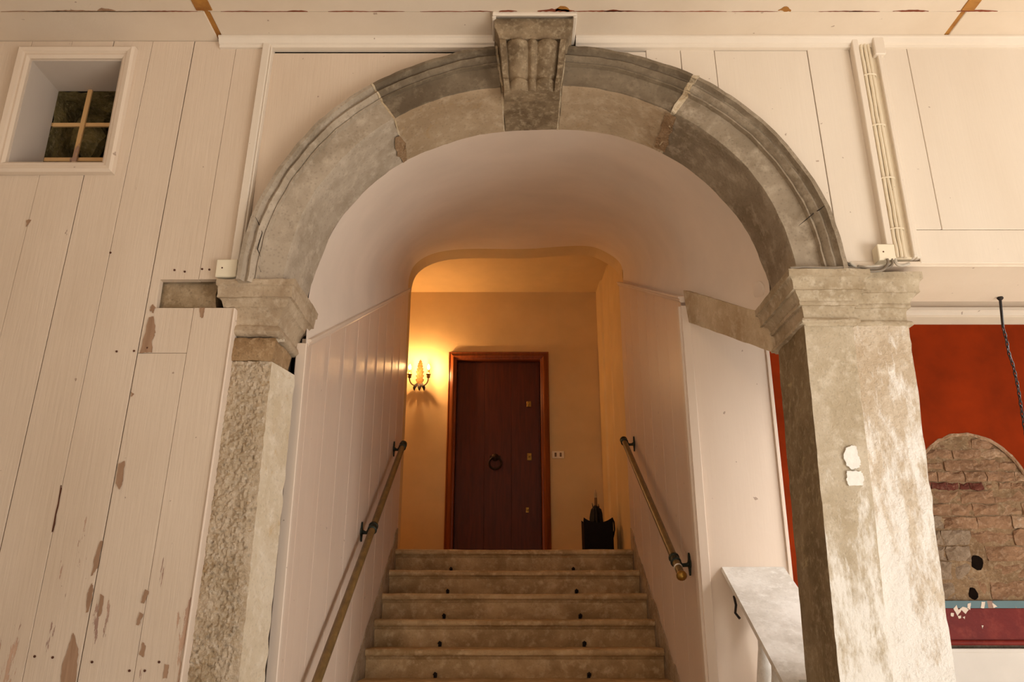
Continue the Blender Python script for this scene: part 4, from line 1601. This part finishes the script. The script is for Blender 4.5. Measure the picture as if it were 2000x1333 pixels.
# ------------------------------------------------------------------ marble balustrade
sl0 = P(1412, 1112, YJ)
SLZ, SX0, SX1 = sl0.z, sl0.x, sl0.x + 0.31
bal = empty('balustrade', (SX0 + 0.15, 3.7, 0), 'sloping white marble coping on balusters beside the right pier', 'balustrade')
ks = 0.60
y_hi, y_lo = YJ + 0.018, 2.35


def slz(Y):
    return SLZ + (Y - YJ) * ks


cpw = lambda w: [(0.0, 0.0), (w, 0.0), (w, -0.04), (w - 0.02, -0.06), (0.03, -0.06), (0.022, -0.045), (0.006, -0.04), (-0.004, -0.02)]
cp = [(0.0, 0.0), (SX1 - SX0, 0.0), (SX1 - SX0, -0.04), (SX1 - SX0 - 0.03, -0.06), (0.03, -0.06), (0.022, -0.045), (0.006, -0.04), (-0.004, -0.02)]
y_lo = 3.41
m = MB()
ys_ = [2.98, 3.1, 3.2, 3.30, 3.344, 3.345] + [3.345 + (y_hi - 3.345) * k / 10 for k in range(1, 11)]
m.strip([[Vector((SX0 + a, Y, slz(Y) + b)) for a, b in cpw((1.112 if Y < 3.345 else SX1) - SX0)] for Y in ys_], True, True)
m.build('coping', 'marble', bal, 0.003)['label'] = 'worn marble coping slab'
bp = [(0.05, 0.0), (0.05, 0.03), (0.034, 0.045), (0.03, 0.07), (0.052, 0.16), (0.058, 0.24), (0.046, 0.34), (0.028, 0.46), (0.024, 0.52), (0.034, 0.54), (0.034, 0.56), (0.026, 0.58), (0.036, 0.64), (0.05, 0.66), (0.05, 0.70)]
first = None
for i in range(4):
    Y = 3.50 + 0.17 * i
    cxx = SX0 + 0.14
    if first is None:
        m = MB()
        z0 = slz(Y) - 0.06 - 0.72
        m.lathe(bp, (cxx, Y, z0 + 0.005), (0, 0, 1), 16)
        m.box(cxx - 0.052, cxx + 0.052, Y - 0.052, Y + 0.052, z0 - 0.06, z0 + 0.006)
        m.box(cxx - 0.052, cxx + 0.052, Y - 0.052, Y + 0.052, z0 + 0.70, z0 + 0.725)
        first = m.build('baluster', 'marble', bal, 0, True)
    else:
        copy_part(first, bal, (0, 0.17 * i, 0.17 * i * ks))
m = MB()
m.hexa([(SX0 + 0.02, y_lo, 0), (SX1 - 0.02, y_lo, 0), (SX1 - 0.02, y_hi, 0), (SX0 + 0.02, y_hi, 0),
        (SX0 + 0.02, y_lo, slz(y_lo) - 0.83), (SX1 - 0.02, y_lo, slz(y_lo) - 0.83), (SX1 - 0.02, y_hi, slz(y_hi) - 0.83), (SX0 + 0.02, y_hi, slz(y_hi) - 0.83)])
m.build('plinth', 'marble', bal)
m = MB()
c0 = Vector((SX0 - 0.002, 3.93, slz(3.93) - 0.03))
m.tube([c0, c0 + Vector((0.002, -0.015, -0.04)), c0 + Vector((-0.004, -0.012, -0.075)), c0 + Vector((0.01, -0.03, -0.10))], 0.006, 7)
m.build('iron_clamp', 'iron', bal, 0, True)['label'] = 'thin black iron clamp under the coping'

# ------------------------------------------------------------------ red room
YRD = 4.6
zr_top = P(1900, 637, YRD).z
z_b0, z_b1 = P(1900, 1189, YRD).z, P(1900, 1174, YRD).z
z_d0 = P(1900, 1252, YRD).z
z_m0 = P(1900, 1264, YRD).z
ncx, nhw = 2.645, 0.335
nz_top = P(1880, 850, YRD).z
nsp = nz_top - 0.36
m = MB()
m.box(1.15, 5.0, YRD + 0.02, YRD + 0.2, 0, 3.6)
wred = tag(m.build('wall_red', 'brick_grey'), 'deep red plaster wall of the side room with exposed brick niche', 'wall', None, 'structure')
# red plaster layer with the arched hole, built from strips
th0, th1 = YRD - 0.022, YRD + 0.02
m = MB()
m.box(1.15, ncx - nhw, th0, th1, z_b1, zr_top)
m.box(ncx + nhw, 5.0, th0, th1, z_b1, zr_top)
n = 40
for i in range(n):
    a, b = ncx - nhw + 2 * nhw * i / n, ncx - nhw + 2 * nhw * (i + 1) / n

    def zn(x):
        u = max(0.0, 1 - ((x - ncx) / nhw) ** 2)
        return nsp + (nz_top - nsp) * math.sqrt(u) + 0.008 * noise.noise(Vector((x * 30, 0, 0)))
    m.hexa([(a, th0, zn(a)), (b, th0, zn(b)), (b, th1, zn(b)), (a, th1, zn(a)), (a, th0, zr_top), (b, th0, zr_top), (b, th1, zr_top), (a, th1, zr_top)])
m.build('plaster_layer', 'red', wred)['label'] = 'deep red plaster'
# pale broken plaster rim round the hole
m = MB()
pth = [Vector((ncx + nhw, th0 + 0.004, nsp - 0.4))] if False else []
for i in range(41):
    a = math.pi * i / 40
    pth.append(Vector((ncx + (nhw) * math.cos(a) + 0.006 * noise.noise(Vector((a * 9, 1, 0))), th0 + 0.006, nsp + (nz_top - nsp) * math.sin(a) + 0.006 * noise.noise(Vector((a * 9, 5, 0))))))
pth = [Vector((ncx + nhw, th0 + 0.006, z_b1))] + pth + [Vector((ncx - nhw, th0 + 0.006, z_b1))]
m.tube(pth, 0.011, 6)
m.build('broken_rim', 'brick_pale', wred, 0, False, (0.004, 40))['label'] = 'broken pale plaster edge of the niche'
# bricks
random.seed(21)
HOLES = [(P(px, py, th0).x, P(px, py, th0).z, r) for px, py, r in ((1912, 1100, 0.034), (1905, 1160, 0.026))]
z = z_b1 + 0.004
row = 0
courses = [0.105, 0.10, 0.085, 0.09, 0.075, 0.07, 0.075, 0.047, 0.062, 0.07, 0.062, 0.065, 0.07, 0.07]
while z < nz_top - 0.01 and row < len(courses):
    h = courses[row]
    x = ncx - nhw - 0.02 - (0.09 if row % 2 else 0.0)
    while x < ncx + nhw:
        w = random.uniform(0.12, 0.2) if h < 0.08 else random.uniform(0.14, 0.26)
        if h < 0.05:
            w = random.uniform(0.06, 0.09)
        x0, x1 = max(x + 0.002, ncx - nhw - 0.01), min(x + w - 0.003, ncx + nhw + 0.01)
        zc_ = z + h / 2
        inside = True
        if z + 0.02 > nsp:
            uu = (zc_ - nsp) / (nz_top - nsp)
            lim = nhw * math.sqrt(max(0, 1 - uu * uu)) + 0.015
            x0, x1 = max(x0, ncx - lim), min(x1, ncx + lim)
        for (hx, hz, hr) in HOLES:
            if z - 0.01 < hz < z + h + 0.01 and x0 < hx + hr and x1 > hx - hr:
                if hx - x0 > x1 - hx:
                    x1 = hx - hr
                else:
                    x0 = hx + hr
        if x1 - x0 > 0.03:
            mt = random.choice(['brick', 'brick', 'brick_pale', 'brick'])
            if h < 0.05:
                mt = 'brick_red' if x0 < ncx - 0.0 else 'brick'
            elif row < 5 and x1 < ncx - 0.02:
                mt = 'brick_grey'
            mm = MB()
            py = th0 + 0.010 + random.uniform(-0.004, 0.010)
            nx_, nz_ = 4, 3
            b_ = 0.006
            front_, back_ = [], []
            for jz_ in range(nz_ + 1):
                for ix in range(nx_ + 1):
                    fx, fz = ix / nx_, jz_ / nz_
                    e = 0.006 if ix in (0, nx_) or jz_ in (0, nz_) else 0.0
                    p = Vector((x0 + (x1 - x0) * fx, py + e, z + 0.004 + (h - 0.009) * fz))
                    nn = Vector((noise.noise(p * 25), 0, noise.noise(p * 25 + Vector((9, 9, 9))))) * 0.012
                    nn.y = noise.noise(p * 30 + Vector((3, 1, 7))) * 0.016
                    front_.append(p + nn)
            W = nx_ + 1
            fs = [(j * W + i, j * W + i + 1, (j + 1) * W + i + 1, (j + 1) * W + i) for j in range(nz_) for i in range(nx_)]
            # sides back to the wall
            ringi = [i for i in range(W)] + [j * W + nx_ for j in range(1, nz_ + 1)] + [nz_ * W + i for i in range(nx_ - 1, -1, -1)] + [j * W for j in range(nz_ - 1, 0, -1)]
            base = len(front_)
            vs_ = front_ + [Vector((front_[i].x, th1, front_[i].z)) for i in ringi]
            L = len(ringi)
            fs += [(ringi[(q + 1) % L], ringi[q], base + q, base + (q + 1) % L) for q in range(L)]
            mm.add(vs_, fs)
            mm.build('brick', mt, wred, 0, False)
        x += w
    z += h
    row += 1
m = MB()
m.box(ncx - nhw - 0.01, ncx + nhw + 0.01, th0 + 0.022, th0 + 0.03, z_b1, nsp)
nn_ = 30
m.prism([Vector((ncx + (nhw + 0.008) * math.cos(math.pi * i / nn_), th0 + 0.022, nsp + (nz_top - nsp + 0.006) * math.sin(math.pi * i / nn_))) for i in range(nn_ + 1)], (0, 0.008, 0))
m.build('mortar_bed', 'mortar_brown', wred)
# put-log holes in the brickwork: flat dark lumps, the shade inside put into their colour
for (hx, hz, hr) in HOLES:
    rock((hx, th0 + 0.021, hz), (hr, 0.004, hr * 1.2), 'hole_shade', 'recess_shade', wred, int(hx * 100))
# blue band, dark red dado, moulding, white below, cream above
for (z0, z1, y0, mat, nm, lb) in ((z_b0, z_b1, th0 - 0.002, 'blue', 'blue_band', 'flaking blue painted band'), (z_d0, z_b0, th0 - 0.001, 'dado_red', 'dado_panel', 'dark red painted dado'), (0.0, z_m0 - 0.008, th0 - 0.004, 'white_room', 'lower_panel', 'white lower wall'), (zr_top, 3.6, th0 - 0.012, 'paint_ceiling', 'frieze_board', 'cream frieze above the red plaster')):
    m = MB()
    m.box(1.15, 5.0, y0, th1, z0 + 0.0005, z1 - 0.0005)
    m.build(nm, mat, wred, 0.001)['label'] = lb
m = MB()
m.tube([(1.15, th0 - 0.008, (z_d0 + z_m0) / 2 + 0.006), (5.0, th0 - 0.008, (z_d0 + z_m0) / 2 + 0.006)], 0.014, 10)
m.build('dado_rail', 'dado_red', wred, 0, True)
m = MB()
m.box(1.15, 5.0, th0 - 0.014, th1, z_m0 - 0.03, z_m0 - 0.008)
m.build('white_rail', 'white_room', wred, 0.003)
m = MB()
zf = P(1900, 612, YRD - 0.05).z
m.strip([[Vector((x, th0 - 0.012 - q, zf + z_)) for q, z_ in ((0, -0.02), (0.02, -0.015), (0.026, 0.0), (0.04, 0.01), (0.04, 0.03), (0, 0.03))] for x in (1.15, 5.0)], True, True)
m.build('frieze_moulding', 'paint', wred)
# flaked paint chips on blue band and dado
for poly in ([(1862, 1190), (1868, 1182), (1872, 1192), (1880, 1186), (1893, 1190), (1886, 1200), (1878, 1192), (1870, 1204), (1866, 1196)], [(1917, 1176), (1924, 1176), (1922, 1189), (1915, 1188)], [(1938, 1178), (1948, 1186), (1940, 1188)], [(1857, 1198), (1863, 1198), (1862, 1205), (1857, 1204)], [(1871, 1204), (1877, 1203), (1877, 1208), (1872, 1209)], [(1917, 1222), (1921, 1223), (1919, 1229)], [(1880, 1206), (1885, 1205), (1884, 1210)], [(1890, 1180), (1896, 1178), (1895, 1192), (1889, 1190)]):
    blob(poly, th0 - 0.0025, 'paint_white', 'paint_chip', wred, 0.001, 0.6, 3)
m = MB()
m.box(1.15, 5.0, 3.39, YRD + 0.1, 3.55, 3.65)
tag(m.build('ceiling_side_room', 'paint_ceiling'), 'cream ceiling of the red side room', 'ceiling', None, 'structure')
m = MB()
m.box(1.15, 5.0, 3.4, YRD + 0.1, -0.1, 0.0)
tag(m.build('floor_side_room', 'floor'), 'stone floor of the red side room', 'floor', None, 'structure')

# ------------------------------------------------------------------ cable channel right of the arch
ch = empty('cable_channel', (1.62, 3.0, LZ), 'vertical wooden channel with painted cables above the right capital', 'cable channel')
zlo, zhi = LZ + 0.02, ZC - 0.002
for (a, b, y0, nm) in ((1.546, 1.574, 2.968, 'side_batten'), (1.574, 1.66, 2.994, 'backboard'), (1.655, 1.672, 2.974, 'side_batten'), (1.672, 1.692, 2.984, 'side_batten')):
    m = MB()
    m.box(a, b, y0, 3.036, zlo, zhi)
    m.build(nm, 'paint_channel' if nm == 'backboard' else 'paint', ch, 0.003)
for i, x in enumerate((1.592, 1.609, 1.625)):
    m = MB()
    m.tube([(x + 0.004 * noise.noise(Vector((q * 0.7, i * 3.1, 0))), 2.987 - 0.002 * (i % 2), zlo + (zhi - zlo) * q / 24) for q in range(25)], 0.0075, 8)
    m.build('cable', 'paint_channel', ch, 0, True)
for fz in (0.12, 0.34, 0.58, 0.82):
    z = zlo + (zhi - zlo) * fz
    m = MB()
    m.tube([(1.58, 2.993, z), (1.584, 2.982, z), (1.60, 2.976, z), (1.62, 2.976, z), (1.634, 2.981, z), (1.64, 2.993, z)], 0.004, 6)
    m.build('clip', 'paint_channel', ch)
m = MB()
m.box(1.64, 1.69, 2.962, 3.0, zhi - 0.1, zhi)
m.build('corner_block', 'paint', ch, 0.004)

# junction boxes
for (px0, px1, py0, py1, Y0, lb) in ((1713, 1751, 477, 507, 2.945, 'cream junction box above right capital with cables hanging below'), (424, 460, 507, 540, 2.965, 'flat cream junction box sitting on the left capital')):
    a, b = P(px0, py0, Y0), P(px1, py1, Y0)
    z0 = min(a.z, b.z)
    jb = empty('junction_box', ((a.x + b.x) / 2, 3.0, b.z), lb, 'junction box', 'junction boxes beside the arch')
    m = MB()
    m.box(a.x, b.x, Y0 + 0.008, 3.0, b.z, a.z)
    m.build('box_body', 'plastic', jb, 0.003)
    m = MB()
    m.box(a.x - 0.001, b.x + 0.001, Y0, Y0 + 0.010, b.z - 0.001, a.z + 0.001)
    lid = m.build('lid', 'plastic', jb, 0.003)
    m = MB()
    m.lathe([(0.0035, 0), (0.0035, 0.0015), (0.001, 0.002)], (a.x + (b.x - a.x) * 0.3, Y0 + 0.0005, (a.z + b.z) / 2), (0, -1, 0), 8)
    m.build('screw', 'nail', lid)


def cab(pxs, Y, r, mat, label):
    pts = []
    for i, q in enumerate(pxs):
        yy = Y if len(q) == 2 else q[2]
        pts.append(P(q[0], q[1], yy))
    # smooth
    for _ in range(2):
        new = [pts[0]]
        for i in range(len(pts) - 1):
            new += [pts[i] * 0.75 + pts[i + 1] * 0.25, pts[i] * 0.25 + pts[i + 1] * 0.75]
        new.append(pts[-1])
        pts = new
    m_ = MB()
    m_.tube(pts, r, 7)
    tag(m_.build('electric_cable', mat, None, 0, True), label, 'cable', 'cables on the right capital')


cab([(1543, 524), (1570, 521), (1620, 524), (1655, 522), (1672, 526), (1690, 530), (1710, 531), (1728, 527), (1735, 514), (1733, 506)], 2.942, 0.0055, 'cable_grey', 'grey cable looping from the capital edge up into the junction box')
cab([(1660, 512), (1666, 519), (1680, 523), (1700, 521), (1722, 520), (1736, 519), (1746, 510)], 2.955, 0.006, 'cable_white', 'white cable running flat just under the junction box')
cab([(1652, 512), (1662, 520), (1672, 527), (1688, 533), (1696, 534)], 2.948, 0.005, 'cable_dark', 'short dark cable slipping down behind the capital seam')
cab([(1748, 506), (1750, 515), (1758, 519), (1768, 518), (1776, 515)], 2.95, 0.007, 'cable_white', 'thick white cable end curling right below the junction box')
cab([(1742, 506), (1744, 516), (1738, 523), (1725, 524), (1700, 526), (1675, 520)], 2.948, 0.005, 'cable_grey', 'grey cable bending under the box along the capital top')
# cable clipped round the outer edge of the arch
m = MB()
m.tube([arch_pt(a, r_out(a) + 0.006, 2.99) for a in [aR0 + 0.05 + (aK0 - 0.03 - aR0 - 0.05) * i / 60 for i in range(61)]], 0.0045, 6)
tag(m.build('electric_cable', 'cable_dark', None, 0, True), 'thin dark cable following the outer edge of the arch', 'cable')
m = MB()
m.tube([arch_pt(a, r_out(a) + 0.004, 2.995) for a in [aK1 + 0.05 + (aL1 - 0.03 - aK1 - 0.05) * i / 60 for i in range(61)]], 0.003, 6)
tag(m.build('electric_cable', 'cable_dark', None, 0, True), 'very thin dark wire along the left outer edge of the arch', 'cable')

# ------------------------------------------------------------------ hanging chain by the red wall
c0 = P(1955, 590, 3.34)
hc = empty('hanging_chain', (c0.x, 3.34, c0.z), 'dark chain hanging from the lintel in front of the red wall', 'chain')
m = MB()
c0.z = LZ - 0.012
cb = P(1959, 640, 3.34)
m.tube([c0, (c0 + cb) / 2, cb], 0.006, 8)
m.lathe([(0.012, 0), (0.014, 0.006), (0.01, 0.012)], c0, (0, 0, -1), 10)
m.build('hook', 'iron', hc, 0, True)
pts = [P(1959, 640, 3.34), P(1966, 665, 3.34), P(1970, 690, 3.34), P(1979, 715, 3.34), P(1988, 755, 3.34), P(1995, 800, 3.34), P(2003, 850, 3.34), P(2020, 920, 3.34), P(2045, 980, 3.34)]
pts = resample(pts, 34)
for i in range(34):
    a, b = pts[i], pts[i + 1]
    c = (a + b) / 2
    d = (b - a)
    L = d.length * 0.72
    d.normalize()
    side = d.cross(Vector((0, 1, 0))).normalized() if i % 2 else Vector((0, 1, 0))
    m = MB()
    m.tube([c + d * (L * math.cos(t)) + side * (0.0055 * math.sin(t)) for t in [2 * math.pi * k / 12 for k in range(13)]], 0.0024, 5)
    m.build('link', 'iron', hc, 0, True)
